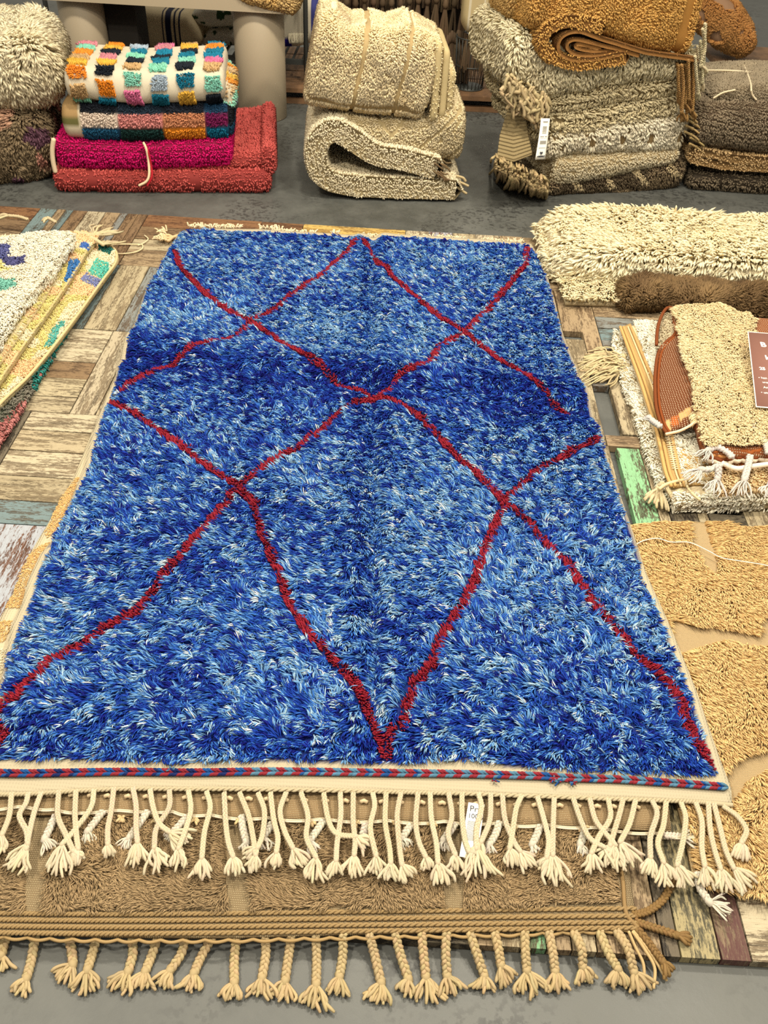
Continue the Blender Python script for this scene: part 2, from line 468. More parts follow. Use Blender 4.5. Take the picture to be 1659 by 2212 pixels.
# ------------------------------------------------------------------ tassels
def tassel(name, path, tip, r, col, parent, strands=9, sr=None, braid=True, turns=None, spread=0.5, label=None, lift=0.0, curl=0.25):
    path = np.asarray(path, float); L = np.linalg.norm(np.diff(path, axis=0), axis=1).sum()
    mb = MB(); col = np.asarray(col)*.78
    n = max(14, int(L/(r*0.36)))
    C = crom(path, n); T = np.gradient(C, axis=0); T /= np.linalg.norm(T, axis=1)[:, None]
    up = np.array([0, 0, 1.]); S = np.cross(T, up); S /= np.linalg.norm(S, axis=1)[:, None]+1e-9; B = np.cross(S, T)
    ph = np.linspace(0, L/(r*3.0)*2*math.pi, n)
    if braid:
        for k in range(3):
            p = ph+k*2*math.pi/3
            Q = C+S*(r*0.62*np.sin(p))[:, None]+B*(r*0.42*np.sin(2*p))[:, None]
            c = vary(col, 1, 0.04)[0]
            mb.tube(Q, r*0.50, c, 5)
    else:
        for k in range(2):
            p = ph*0.8+k*math.pi
            Q = C+S*(r*0.42*np.sin(p))[:, None]+B*(r*0.42*np.cos(p))[:, None]
            mb.tube(Q, r*0.5, vary(col, 1, 0.04)[0], 5)
    e = C[-1]
    if strands:
        mb.tube(np.array([e-T[-1]*r*0.5, e, e+T[-1]*r*0.9]), np.array([r*0.9, r*1.0, r*0.8]), col*0.97, 8)
        d = np.asarray(tip, float)-e; LL = np.linalg.norm(d); d /= LL+1e-9
        s = np.cross(d, up); s /= np.linalg.norm(s)+1e-9
        sr = sr or r*0.36
        for k in range(strands):
            f = (k+0.5)/strands*2-1+random.uniform(-.15, .15)
            ll = LL*random.uniform(0.72, 1.12)
            w1 = f*spread; h = random.uniform(-0.2, 0.7)
            wv = lambda: random.uniform(-.10, .10)*ll
            m1 = e+d*ll*0.28+s*(ll*w1*0.42+wv()*.5)+up*(h*r*1.0)
            mid = e+d*ll*0.58+s*(ll*w1*0.72+wv())+up*(h*r*1.1)
            end = e+d*ll*(1-0.25*abs(w1))+s*(ll*w1*(0.95+random.uniform(-curl, curl)*.5)+wv())+up*(h*r*0.3)
            q = crom([e, m1, mid, end], 9)
            mb.tube(q, np.array([.8, .9, 1.0, 1.05, 1.1, 1.15, 1.2, 1.15, 0.85])*sr, vary(col*1.02, 1, 0.05)[0], 5)
    o = mb.build(name, WOOL, parent)
    if label: o['label'] = label
    return o
def yarn(mb, path, r, col, n=16, sides=4):
    mb.tube(crom(path, n), r, col, sides)

# colours --------------------------------------------------------------
CREAM = lin((236, 220, 184)); CREAM2 = lin((226, 205, 164)); IVORY = lin((240, 230, 208)); OFFW = lin((236, 230, 216))
TAUPE = lin((150, 128, 96)); TAN = lin((206, 172, 122)); OCHRE = lin((220, 176, 106)); GOLD = lin((226, 178, 106))
RED = lin((176, 38, 52)); RUST = lin((190, 96, 38))

# ================================================================== SETTING
mb = MB(); mb.box((-6, -1.5, -0.125), (6, 11, -0.025), lin((140, 138, 130)))
tag(mb.build('floor', CONC, None, False), kind='structure')

# parquet platform -----------------------------------------------------
PB = lin((128, 92, 62)); PBG = lin((118, 104, 88)); PD = lin((104, 82, 60))
paints = {'cream': (lin((214, 198, 162)), lin((158, 136, 104))), 'brown': (lin((150, 120, 86)), lin((116, 88, 60))),
          'grey': (lin((148, 150, 142)), lin((120, 100, 78))), 'blue': (lin((126, 146, 144)), lin((112, 104, 88))),
          'yellow': (lin((196, 178, 128)), lin((104, 98, 76))), 'green': (lin((150, 204, 148)), lin((112, 96, 70))),
          'tan': (lin((182, 156, 118)), lin((142, 114, 82))), 'white': (lin((200, 204, 208)), lin((136, 84, 50))),
          'dark': (lin((120, 108, 86)), lin((60, 50, 38))), 'pale': (lin((200, 182, 144)), lin((158, 136, 102))),
          'gold': (lin((222, 186, 104)), lin((170, 126, 60))), 'plum': (lin((104, 66, 60)), lin((160, 136, 104))),
          'orange': (lin((150, 108, 70)), lin((118, 78, 50)))}
mbp = MB()
def plank(x0, x1, y0, y1, kind, along='x'):
    g = 0.0016; z1 = random.uniform(-0.0015, 0.0)
    c, c2 = paints[kind]
    c = c*random.uniform(0.84, 1.02)*np.array([.62, .63, .68]); c2 = c2*random.uniform(0.8, 1.05)*np.array([.56, .57, .61])
    a = np.array((x0+g, y0+g, -0.0225)); b = np.array((x1-g, y1-g, z1))
    P = np.array([[(a, b)[i][0], (a, b)[j][1], (a, b)[k][2]] for i in (0, 1) for j in (0, 1) for k in (0, 1)])
    o = random.uniform(0, 50)
    uv = np.stack([P[:, 0]+o, P[:, 1]+o*0.7, P[:, 2]+o], -1) if along == 'x' else np.stack([P[:, 1]+o, P[:, 0]+o*0.7, P[:, 2]+o], -1)
    mbp.box(a, b, c, None, uv, c2)
def cell(x0, x1, y0, y1, along, kinds, frac=None):
    n = len(kinds); fr = np.cumsum([0]+(frac or [1]*n)); fr = fr/fr[-1]
    for i, k in enumerate(kinds):
        if k is None: continue
        if along == 'x': plank(x0, x1, y0+(y1-y0)*fr[i], y0+(y1-y0)*fr[i+1], k, 'x')
        else: plank(x0+(x1-x0)*fr[i], x0+(x1-x0)*fr[i+1], y0, y1, k, 'y')
R1, R2, R3, R4, R5, R6, R7 = 3.412, 2.957, 2.49, 2.018, 1.545, 1.075, 0.598
# far row
cell(-2.1, -1.482, R2, R1, 'x', ['brown', 'tan', 'brown', 'orange'])
cell(-1.482, -1.04, R2, R1, 'y', ['blue', 'tan', 'blue', 'brown', 'cream', 'tan', 'grey', 'brown', 'brown'], [.07, .035, .03, .06, .075, .06, .03, .045, .04])
cell(-1.04, -0.57, R2, R1, 'x', ['tan', 'pale', 'brown', 'orange'], [1.2, .8, 1, 1])
cell(-0.57, -0.4, R2, R1, 'x', ['brown', 'tan', 'brown', 'orange'])
cell(-0.4, 0.02, R2, R1, 'x', ['tan', 'brown', 'pale', 'gold'], [1, 1, 1, .7])
cell(0.02, 0.5, R2, R1, 'y', ['cream', 'white', 'pale', 'cream', 'tan'])
cell(0.5, 0.97, R2, R1, 'x', ['tan', 'brown', 'pale', 'tan'])
cell(0.97, 2.0, R2, R1, 'y', ['tan']*7)
# second row
cell(-2.1, -1.12, R3, R2, 'y', ['brown', 'tan', 'grey', 'cream', 'brown', 'tan', 'tan'])
cell(-1.12, -0.57, R3, R2, 'y', ['blue', 'pale', 'grey', 'tan', 'tan', 'cream'], [.085, .105, .09, .07, .09, .09])
cell(-0.57, 0.36, R3, R2, 'x', ['tan', 'brown', 'tan', 'grey'])
cell(0.36, 0.58, R3, R2, 'y', ['tan', 'brown'])
cell(0.58, 0.655, 2.665, R2+0.1, 'y', ['tan']); cell(0.58, 0.648, R3, 2.615, 'y', ['pale'])
cell(0.648, 0.707, R3, R2+0.1, 'y', ['tan'])
cell(0.707, 1.17, 2.56, R2, 'x', ['grey', 'blue', 'grey', 'tan', 'tan'], [.7, .9, .9, 1, 1])
cell(0.707, 1.17, R3-0.02, 2.53, 'x', ['grey'])
cell(1.17, 2.0, R3, R2, 'y', ['tan', 'cream', 'brown', 'grey', 'tan', 'tan'])
# third row
cell(-2.1, -1.4, R4, R3, 'y', ['tan', 'brown', 'dark', 'tan', 'brown', 'tan'])
cell(-1.4, -0.93, R4, R3, 'x', ['pale', 'pale', 'brown', 'cream', 'cream'], [.8, 1, .95, 1, 1])
cell(-0.93, -0.6, R4, R3, 'y', ['cream', 'pale', 'cream', 'tan'], [.75, .55, 1, 1])
cell(-0.6, 0.36, R4, R3, 'x', ['tan', 'brown', 'cream', 'tan'])
cell(0.36, 0.575, R4, R3, 'y', ['tan', 'pale'])
cell(0.575, 0.636, R4, R3, 'y', ['pale'])
cell(0.636, 0.691, 2.33, R3, 'x', ['grey', 'tan'])
cell(0.691, 0.9, R4+.06, R3-.02, 'y', ['pale', 'tan', 'dark'], [.06, .08, .08])
cell(0.636, 0.9, R4, R4+0.055, 'x', ['tan'])
cell(0.9, 2.0, R4, R3, 'x', ['tan', 'grey', 'cream', 'brown'])
# fourth row
cell(-2.1, -1.04, R5, R4, 'y', ['tan', 'brown', 'dark', 'tan', 'pale', 'brown', 'tan', 'dark'])
cell(-1.04, -0.57, R5, R4, 'x', ['blue', 'pale', 'cream', 'pale', 'cream'], [.9, 1, 1.1, .95, .9])
cell(-0.57, 0.36, R5, R4, 'y', ['tan', 'brown', 'cream', 'tan', 'tan', 'brown', 'tan', 'tan'])
cell(0.36, 0.64, R5, R4, 'y', ['tan', 'dark', 'pale'])
cell(0.66, 0.862, R5, R4-0.005, 'y', ['green', 'pale', 'dark', 'pale'], [.046, .02, .05, .02])
cell(0.96, 2.0, R5, R4, 'y', ['pale', 'grey', 'dark', 'grey', 'green', 'tan', 'brown', 'grey', 'tan', 'tan', 'tan', 'tan'])
cell(0.862, 0.96, R5, R5+.2, 'x', ['dark'])
# nearer rows
cell(-2.1, -1.04, R6, R5, 'x', ['tan', 'brown', 'tan', 'cream'])
cell(-1.04, -0.57, R6, R5, 'y', ['brown', 'white', 'tan', 'cream', 'pale'], [.5, 1.3, .35, 1, 1])
for xa in np.arange(-0.57, 1.9, 0.467):
    cell(xa, xa+0.467, R6, R5, random.choice('xy'), random.sample(['tan', 'brown', 'pale', 'grey', 'cream', 'dark'], 4))
cell(-2.1, -0.6, R7, R6, 'y', ['tan', 'brown', 'cream', 'grey', 'tan', 'brown', 'pale', 'tan', 'tan', 'brown', 'grey', 'tan'])
cell(-0.6, 0.19, R7, R6, 'x', ['dark', 'tan', 'brown', 'tan'])
cell(0.19, 0.36, R7, R6, 'y', ['tan', 'pale', 'green', 'tan'])
cell(0.36, 0.663, R7, R6, 'y', ['pale', 'tan', 'dark', 'yellow', 'plum'], [.5, 1.3, .35, .8, .6])
cell(0.663, 1.13, R7, R6, 'x', ['cream', 'pale', 'green', 'tan'], [1.1, .5, .7, 1])
cell(1.13, 2.0, R7, R6, 'y', ['tan', 'brown', 'cream', 'grey', 'tan', 'brown'])
mbp.v = [v-np.array([0, 2.0, -0.0225]) for v in mbp.v]
plat = mbp.build('parquet_platform', PLANK, None, False)
plat.location = (0, 2.0, -0.0225)
tag(plat, 'low display platform of reclaimed painted timber planks under the rugs', 'platform')

# ================================================================== TAUPE RUG (lowest, at the platform's near edge)
def pz(pts, z0, z1=None):
    """pixels -> places, height running z0..z1 along the list"""
    n = len(pts); z1 = z0 if z1 is None else z1
    return np.array([G(p[0], p[1], z0+(z1-z0)*i/max(1, n-1)) for i, p in enumerate(pts)])

t1 = thing('wool_rug', 'taupe wool rug with flat-woven bars and beige tassels hanging over the platform edge', 'rug', (-0.2, 0.75, 0.0))
zt = 0.010
P = quadpatch(([(-90, 2012), (-70, 1760)], [(1378, 2004), (1340, 1760)],
               [(-90, 2012), (250, 2022), (500, 2024), (800, 2016), (1100, 2010), (1378, 2004)], [(-70, 1760), (1340, 1760)]), zt, 70, 22)
P[..., 2] += 0.0015*fbm(P, 9)
slab('woven_base', P, 0.008, TAUPE*1.12, GLINT, t1)
bars = [[(60, 1760), (112, 1760), (98, 1990), (58, 1990)], [(495, 1760), (548, 1760), (545, 1990), (490, 1990)],
        [(955, 1760), (1004, 1760), (998, 1990), (950, 1990)]]
barsw = [GP(b, zt) for b in bars]
lim = GP([(-90, 1966), (500, 1963), (1000, 1956), (1345, 1950), (1322, 1755), (-70, 1755)], zt)
n, m, _ = P.shape
s = sample(P.reshape(-1, 3), grid_idx(n, m), P.reshape(-1, 3), 50000)
k = inpoly(s[0][:, 0], s[0][:, 1], lim)
for b in barsw: k &= ~inpoly(s[0][:, 0], s[0][:, 1], b)
Q = s[0][k]; nn = s[1][k]; cnt = len(Q)
fl = np.stack([0.9*np.sin(Q[:, 0]*9+3*vnoise(Q, 6)), -0.5+1.0*vnoise(Q+3, 7), np.zeros(cnt)], -1)
hue = (vnoise(Q, 5)+1)/2
c = lin((140, 116, 84))*(1-hue[:, None])+lin((186, 156, 114))*hue[:, None]
tufts('wool_pile', Q, nn, fl, rng.uniform(.016, .028, cnt), rng.uniform(.0009, .0015, cnt), c*(1+rng.normal(0, .06, (cnt, 1))), t1, lean=0.9, curl=1.1, segs=3, dye=.92, lock=.9, lockf=40.)
# rope ridges of the border
mb = MB()
for y0, y1 in ((1974, 1962), (1988, 1978), (2002, 1992), (2016, 2004)):
    L = pz([(-90, y0-2), (300, y0+1), (800, (y0+y1)/2+1), (1374, y1)], zt+.003)
    C = crom(L, 420)
    for kx in range(2):
        ph = np.arange(420)*0.9+kx*math.pi
        Q2 = C.copy(); Q2[:, 1] += 0.0022*np.sin(ph); Q2[:, 2] += 0.0018*np.cos(ph)
        mb.tube(Q2, 0.0024, lin((158, 132, 92)), 5)
L = pz([(-90, 2020), (200, 2029), (480, 2030), (800, 2023), (1100, 2017), (1360, 2008)], zt-.002); C = crom(L, 420)
C[:, 1] -= 0.004*np.abs(np.sin(np.arange(420)*0.22)); mb.tube(C, 0.0028, lin((170, 142, 98)), 5)
L = pz([(1330, 1830), (1345, 1900), (1352, 1970), (1378, 2004)], zt+.003); C = crom(L, 60)
mb.tube(C, 0.004, lin((150, 122, 82)), 6)
mb.build('border_cord', WOOL, t1)
TT = [([(14, 2018), (3, 2062)], (-5, 2105)), ([(76, 2022), (68, 2072), (57, 2113)], (35, 2150)), ([(148, 2022), (155, 2055), (157, 2082)], (128, 2125)),
      ([(209, 2024), (199, 2062), (189, 2094)], (180, 2148)), ([(285, 2022), (287, 2060), (277, 2098)], (248, 2145)), ([(341, 2024), (327, 2066), (314, 2098)], (302, 2138)),
      ([(400, 2022), (392, 2059), (367, 2097)], (345, 2135)), ([(459, 2022), (435, 2066), (419, 2102)], (412, 2142)), ([(511, 2022), (506, 2073), (506, 2122)], (496, 2162)),
      ([(573, 2022), (574, 2062), (566, 2112)], (560, 2160)), ([(630, 2019), (623, 2066), (616, 2118)], (606, 2165)), ([(682, 2019), (684, 2073), (683, 2126)], (672, 2182)),
      ([(741, 2017), (740, 2066), (733, 2110)], (728, 2155)), ([(797, 2017), (809, 2062), (823, 2122)], (812, 2172)), ([(853, 2015), (865, 2062), (882, 2114)], (872, 2152)),
      ([(910, 2015), (915, 2062), (920, 2110)], (925, 2170)), ([(964, 2014), (963, 2062), (966, 2108)], (980, 2150)), ([(1014, 2013), (1030, 2060), (1046, 2108)], (1042, 2146)),
      ([(1068, 2013), (1077, 2052), (1082, 2084)], (1100, 2130)), ([(1133, 2011), (1135, 2057), (1138, 2096)], (1150, 2156)), ([(1185, 2011), (1194, 2057), (1199, 2098)], (1203, 2145)),
      ([(1238, 2011), (1256, 2049), (1259, 2088)], (1268, 2130)), ([(1294, 2011), (1314, 2058), (1334, 2092)], (1336, 2138)), ([(1330, 2009), (1356, 2049), (1369, 2099)], (1392, 2148))]
for p, tp in TT:
    pth = []
    for i, q in enumerate(p):
        w_ = G(q[0], q[1], 0.008)
        z = 0.010 if w_[1] > 0.60 else max(-0.018, 0.006-(0.60-w_[1])*0.45)
        pth.append(G(q[0], q[1], z))
    tz = G(tp[0], tp[1], -0.018)
    tassel('tassel', pth, tz, 0.0080, lin((206, 182, 138)), t1, strands=14, sr=0.0028, spread=0.85, curl=.5)
for p, tp, st in (([(1369, 1977), (1400, 1968), (1430, 1946), (1449, 1915)], (1458, 1893), 5), ([(1373, 1991), (1400, 2000), (1429, 2009), (1462, 2020)], (1494, 2033), 8),
                  ([(1373, 2003), (1398, 2032), (1415, 2056), (1432, 2078)], (1450, 2112), 8)):
    zz = 0.008 if p[-1][1] < 2060 else -0.004
    tassel('corner_cord', pz(p, 0.012, zz), G(tp[0], tp[1], zz-.004), 0.0070, lin((150, 118, 74)), t1, strands=st, sr=0.003, spread=0.6)
mb = MB()
for pp in ([(1358, 2012), (1372, 2045), (1389, 2080), (1392, 2112)], [(1366, 2012), (1392, 2050), (1414, 2090), (1412, 2135)], [(1368, 2010), (1398, 2048), (1420, 2082), (1440, 2118)]):
    A = pz(pp, 0.012, -0.018); yarn(mb, A, 0.0028, lin((206, 178, 130)), 24, 5)
mb.build('loose_yarn', WOOL, t1)

# ================================================================== second rug with white tassels, between taupe and blue
t2 = thing('wool_rug', 'mostly hidden tan flat-woven rug end with bright white tassels, between the blue and taupe rugs', 'rug', (0.2, 0.86, 0.012))
P = quadpatch(([(-90, 1760), (-70, 1690)], [(1450, 1795), (1440, 1690)],
               [(-90, 1752), (150, 1752), (420, 1760), (700, 1771), (1000, 1776), (1250, 1786), (1450, 1797)], [(-70, 1690), (1440, 1700)]), 0.022, 70, 6)
slab('woven_base', P, 0.006, lin((166, 136, 98)), GLINT, t2)
mb = MB()
C = crom(pz([(-90, 1752), (60, 1744), (150, 1753), (330, 1752), (420, 1760), (560, 1768), (700, 1771), (860, 1775), (1000, 1777), (1130, 1782), (1250, 1786), (1400, 1800), (1500, 1810)], 0.025), 260)
C[:, 1] -= 0.005*np.abs(np.sin(np.arange(260)*0.17))
mb.tube(C, 0.0018, lin((226, 214, 190)), 5); C2 = C+np.array([0, .0028, .001]); mb.tube(C2, 0.0015, lin((222, 208, 180)), 5)
for i in range(34):
    x = 20+i*42+random.uniform(-6, 6); q = G(x, 1716+i*0.9, 0.026)
    mb.tube(np.array([q, q+np.array([.006, .002, .002]), q+np.array([.012, 0, 0])]), 0.0042, lin((214, 192, 156)), 6)
mb.build('edge_cord', WOOL, t2)
for p, tp in (([(121, 1760), (108, 1788), (97, 1812)], (112, 1838)), ([(223, 1752), (206, 1774), (190, 1795)], (190, 1822)), ([(320, 1752), (300, 1780), (280, 1809)], (266, 1835)),
              ([(405, 1763), (390, 1780), (372, 1800)], (355, 1812)), ([(521, 1762), (525, 1790), (532, 1818)], (524, 1840)), ([(588, 1777), (580, 1792), (569, 1806)], (578, 1838)),
              ([(699, 1773), (684, 1795), (668, 1817)], (684, 1841)), ([(790, 1780), (786, 1795), (781, 1812)], (787, 1837)), ([(888, 1782), (878, 1796), (867, 1812)], (885, 1834)),
              ([(983, 1779), (971, 1797), (958, 1815)], (956, 1838)), ([(1079, 1775), (1070, 1802), (1056, 1824)], (1058, 1845)), ([(1167, 1783), (1160, 1803), (1150, 1823)], (1158, 1844)),
              ([(1262, 1791), (1260, 1806), (1254, 1824)], (1260, 1850)), ([(1434, 1805), (1452, 1806), (1470, 1808)], (1508, 1812)), ([(1505, 1885), (1512, 1918), (1532, 1948)], (1578, 1964))):
    tassel('white_tassel', pz(p, 0.027, 0.02), G(tp[0], tp[1], 0.018), 0.0072, lin((232, 222, 204)), t2, strands=12, sr=0.0016, spread=0.7)
for i in range(13):
    x = 255+i*84+random.uniform(-12, 12); y = 1768+i*1.6
    mb = MB(); q = G(x, y, 0.020)
    for k in range(9):
        d = np.array([random.uniform(-1, 1), random.uniform(-1.2, .2), random.uniform(0.1, .8)])*0.010
        mb.tube(crom([q, q+d*0.6+np.array([0, 0, .003]), q+d], 5), [.0022, .0026, .0028, .0027, .0018], vary(lin((206, 182, 138)), 1, .05)[0], 5)
    mb.build('yarn_knot', WOOL, t2)

# care tag of that rug
def card(name, corners, z, t, mat, parent=None, nx=6, ny=10, bend=0.0, up=None):
    """corners tl,tr,br,bl as places"""
    tl, tr, br, bl = [np.asarray(c, float) for c in corners]
    nrm = np.cross(tr-tl, bl-tl); nrm /= np.linalg.norm(nrm)
    if nrm@(CAM-tl) < 0: nrm = -nrm
    P = np.zeros((nx, ny, 3))
    for i in range(nx):
        for j in range(ny):
            u = i/(nx-1); v = j/(ny-1)
            P[i, j] = (tl*(1-u)+tr*u)*(1-v)+(bl*(1-u)+br*u)*v + nrm*bend*math.sin(v*math.pi)
    k = nx*ny; A = P.reshape(-1, 3)
    ring = [(i, 0) for i in range(nx)]+[(nx-1, j) for j in range(1, ny)]+[(i, ny-1) for i in range(nx-2, -1, -1)]+[(0, j) for j in range(ny-2, 0, -1)]
    r = np.array([i*ny+j for i, j in ring]); r2 = np.roll(r, -1)
    q = grid_idx(nx, ny)
    return rawmesh(name, np.vstack([A, A-nrm*t]), np.vstack([q, q[:, ::-1]+k, np.stack([r, r+k, r2+k, r2], -1)]), np.zeros((0, 3)), mat, parent), nrm
def on_card(corners, u, v, h, nrm):
    tl, tr, br, bl = [np.asarray(c, float) for c in corners]
    return (tl*(1-u)+tr*u)*(1-v)+(bl*(1-u)+br*u)*v+nrm*h
def bars_on(name, corners, rects, nrm, mat, parent, h=0.0004):
    mb = MB()
    for (u0, v0, u1, v1) in rects:
        a = [on_card(corners, u, v, hh, nrm) for hh in (h*0.2, h) for u, v in ((u0, v0), (u1, v0), (u1, v1), (u0, v1))]
        mb.add(a, [[0, 1, 2, 3], [4, 5, 6, 7], [0, 1, 5, 4], [1, 2, 6, 5], [2, 3, 7, 6], [3, 0, 4, 7]])
    return mb.build(name, mat, parent, False)
def text_on(txt, origin, xdir, ydir, size, mat, parent, name='lettering', align='LEFT', bold=0.0):
    c = bpy.data.curves.new(name, 'FONT'); c.body = txt; c.size = size; c.align_x = align; c.extrude = 0.0002; c.offset = bold
    tmp = bpy.data.objects.new(name, c); COLL.objects.link(tmp)
    dg = bpy.context.evaluated_depsgraph_get(); dg.update()
    me = bpy.data.meshes.new_from_object(tmp.evaluated_get(dg)); bpy.data.objects.remove(tmp)
    x = Vector(xdir).normalized(); z = x.cross(Vector(ydir)).normalized(); y = z.cross(x)
    mw = Matrix(((x[0], y[0], z[0], origin[0]), (x[1], y[1], z[1], origin[1]), (x[2], y[2], z[2], origin[2]), (0, 0, 0, 1)))
    off = woff(parent)
    for v in me.vertices:
        v.co = (mw @ v.co)-Vector(off)
    me.materials.clear(); me.materials.append(mat)
    o = bpy.data.objects.new(name, me); COLL.objects.link(o); o.parent = parent
    return o
PAPER = plain_mat('tag_paper', (250, 246, 236), 0.7, spec=0.2); INK = plain_mat('print_ink', (70, 70, 76), 0.8, spec=0.1)
GREYINK = plain_mat('pale_print_ink', (150, 146, 138), 0.8, spec=0.1)
cor = [G(1012, 1733, .033), G(1047, 1738, .033), G(1030, 1856, .036), G(992, 1850, .036)]
tg = thing('care_tag', 'white printed care tag tucked under the blue rug tassels', 'tag', G(1020, 1790, .03))
_, nr = card('tag_sheet', cor, 0, .0006, PAPER, tg, bend=0.002)
rc = []
for i in range(16): rc.append((0.14, 0.36+i*0.022, 0.62+0.1*random.random(), 0.36+i*0.022+0.009))
bars_on('small_print', cor, [(r[0], r[1], r[2], r[3]) for r in rc], nr, GREYINK, tg, h=0.0028)
xd = np.array(cor[1])-np.array(cor[0]); yd = np.array(cor[0])-np.array(cor[3])
text_on('Pra', on_card(cor, .14, .175, .0028, nr), xd, yd, .017, INK, tg)
text_on('100%', on_card(cor, .1, .30, .0028, nr), xd, yd, .013, INK, tg)

# ================================================================== gold rug at the left edge
t3 = thing('wool_rug', 'cream rug with golden yellow pile patches showing past the blue rug, beside the bare planks', 'rug', (-0.8, 1.4, 0.0))
P = quadpatch(([(-60, 1500), (0, 1334), (18, 1304), (63, 1200), (105, 1128), (160, 1030), (200, 930)], [(140, 1500), (240, 1200), (330, 930)]), 0.012, 10, 90)
P[..., 2] += 0.002*fbm(P, 14)
slab('woven_base', P, 0.010, CREAM*0.95, WEAVE, t3)
pat = [[(168, 1030), (160, 1036), (118, 1105), (98, 1150), (105, 1163), (140, 1130), (190, 1030)], [(101, 1170), (120, 1172), (110, 1200), (75, 1280), (48, 1310), (10, 1312), (20, 1290), (62, 1200)],
       [(-20, 1350), (0, 1338), (30, 1338), (14, 1380), (-20, 1400)]]
pw = [GP(a, .012) for a in pat]
n, m, _ = P.shape
s = sample(P.reshape(-1, 3), grid_idx(n, m), P.reshape(-1, 3), 26000)
k = np.zeros(len(s[0]), bool)
for b in pw: k |= inpoly(s[0][:, 0], s[0][:, 1], b)
w2 = (s[0][:, 1] < G(0, 1400, .01)[1]) & (rng.random(len(k)) < .5)
Q = s[0][k | w2]; cc = np.where(k[k | w2][:, None], lin((228, 176, 104)), CREAM)
tufts('wool_pile', Q, s[1][k | w2], (-.3, -1, 0), rng.uniform(.008, .012, len(Q)), .0013, cc*(1+rng.normal(0, .08, (len(Q), 1))), t3, lean=.9, curl=.5)

# ================================================================== ochre rug on the right
t4 = thing('wool_rug', 'ochre deep-pile rug with flat-woven lattice lines, beside the blue rug', 'rug', (0.9, 1.2, 0.0))
zo = 0.012
P = quadpatch(([(1500, 1905), (1480, 1800), (1400, 1500), (1330, 1300), (1300, 1129)], [(1900, 1960), (1850, 1500), (1780, 1145)],
               [(1500, 1905), (1560, 1925), (1620, 1940), (1900, 1985)], [(1300, 1129), (1355, 1136), (1420, 1130), (1500, 1128), (1600, 1139), (1780, 1150)]), zo, 50, 80)
P[..., 2] += 0.004*fbm(P, 4.5)
slab('woven_base', P, 0.010, lin((206, 176, 130)), GLINT, t4)
gaps = [[(1478, 1125), (1518, 1125), (1550, 1225), (1545, 1240), (1530, 1238), (1490, 1170)],
        [(1440, 1340), (1500, 1352), (1560, 1358), (1640, 1372), (1700, 1360), (1700, 1395), (1640, 1395), (1560, 1382), (1500, 1400), (1465, 1412), (1440, 1380)],
        [(1560, 1668), (1590, 1635), (1640, 1620), (1700, 1620), (1700, 1655), (1650, 1662), (1610, 1690), (1588, 1720), (1560, 1735)],
        [(1640, 1340), (1700, 1310), (1700, 1360), (1640, 1372)]]
gw = [GP(a, zo) for a in gaps]
n, m, _ = P.shape
s = sample(P.reshape(-1, 3), grid_idx(n, m), P.reshape(-1, 3), 52000, lambda c_: ((c_[:, 0] < 1.12) & (c_[:, 0] > .5)).astype(float))
k = np.ones(len(s[0]), bool)
for b in gw: k &= ~inpoly(s[0][:, 0], s[0][:, 1], b)
Q = s[0][k]; nn = s[1][k]; cnt = len(Q)
fl = np.stack([0.35+0.7*vnoise(Q, 5), -1.0+0.5*vnoise(Q+9, 4), np.zeros(cnt)], -1)
hue = (fbm(Q, 7)+1)/2
c = lin((206, 158, 88))*(1-hue[:, None])+lin((236, 196, 128))*hue[:, None]
tufts('wool_pile', Q, nn, fl, rng.uniform(.020, .036, cnt), rng.uniform(.0011, .0019, cnt), c*(1+rng.normal(0, .05, (cnt, 1))), t4, lean=0.88, curl=0.8, segs=3, lock=.8, lockf=38.)
mb = MB()
yarn(mb, pz([(1368, 1180), (1390, 1168), (1420, 1163), (1450, 1171), (1490, 1172), (1530, 1190), (1560, 1205), (1600, 1212), (1659, 1222), (1720, 1240)], .032), .0013, OFFW, 60, 5)
tag(mb.build('loose_thread', WOOL, None), 'thin white thread curving over the ochre rug', 'thread')

# ================================================================== BLUE RUG
zb = 0.034
LB = [(-88, 1648), (-40, 1570), (0, 1516), (10, 1490), (22, 1418), (46, 1366), (72, 1303), (90, 1237), (110, 1188), (118, 1161), (149, 1104), (181, 1044), (198, 1000),
      (208, 950), (228, 890), (236, 862), (254, 830), (262, 790), (285, 740), (300, 690), (322, 620), (348, 575), (366, 540), (392, 502)]
RB = [(1550, 1672), (1540, 1640), (1505, 1560), (1480, 1480), (1430, 1345), (1385, 1235), (1345, 1105), (1320, 1030), (1305, 985), (1290, 925), (1262, 865), (1238, 790), (1212, 725), (1196, 655),
      (1180, 600), (1160, 555), (1143, 530)]
NB = [(-88, 1648), (0, 1640), (180, 1636), (420, 1646), (600, 1640), (830, 1646), (1000, 1640), (1200, 1660), (1350, 1668), (1550, 1672)]
FB = [(392, 502), (440, 496), (560, 500), (700, 510), (760, 518), (900, 513), (1040, 524), (1143, 530)]
def bz(P):
    """folds pressed into the rug when it was stored"""
    x, y = P[..., 0], P[..., 1]
    xc = np.interp(y, [0.9, 2.176, 3.4], [0.012, -0.055, -0.115])
    yc = 2.18-0.10*x
    z = zb+0.004*fbm(P, 3.0)
    fadey = np.clip((y-0.93)/0.12, 0, 1)
    z = z+fadey*(0.018*np.exp(-((x-xc)/0.08)**2)-0.026*np.exp(-((x-xc)/0.024)**2))+0.006*fbm(P*np.array([1., .6, 1.])+4, 5)*fadey
    z = z+0.030*np.exp(-((y-yc-0.10)/0.06)**2)-0.010*np.exp(-((y-yc)/0.03)**2)+0.008*np.exp(-((y-yc+0.12)/0.08)**2)
    return z
P = coons(GP(LB, zb), GP(RB, zb), GP(NB, zb), GP(FB, zb), 150, 260)
P[..., 2] = bz(P)
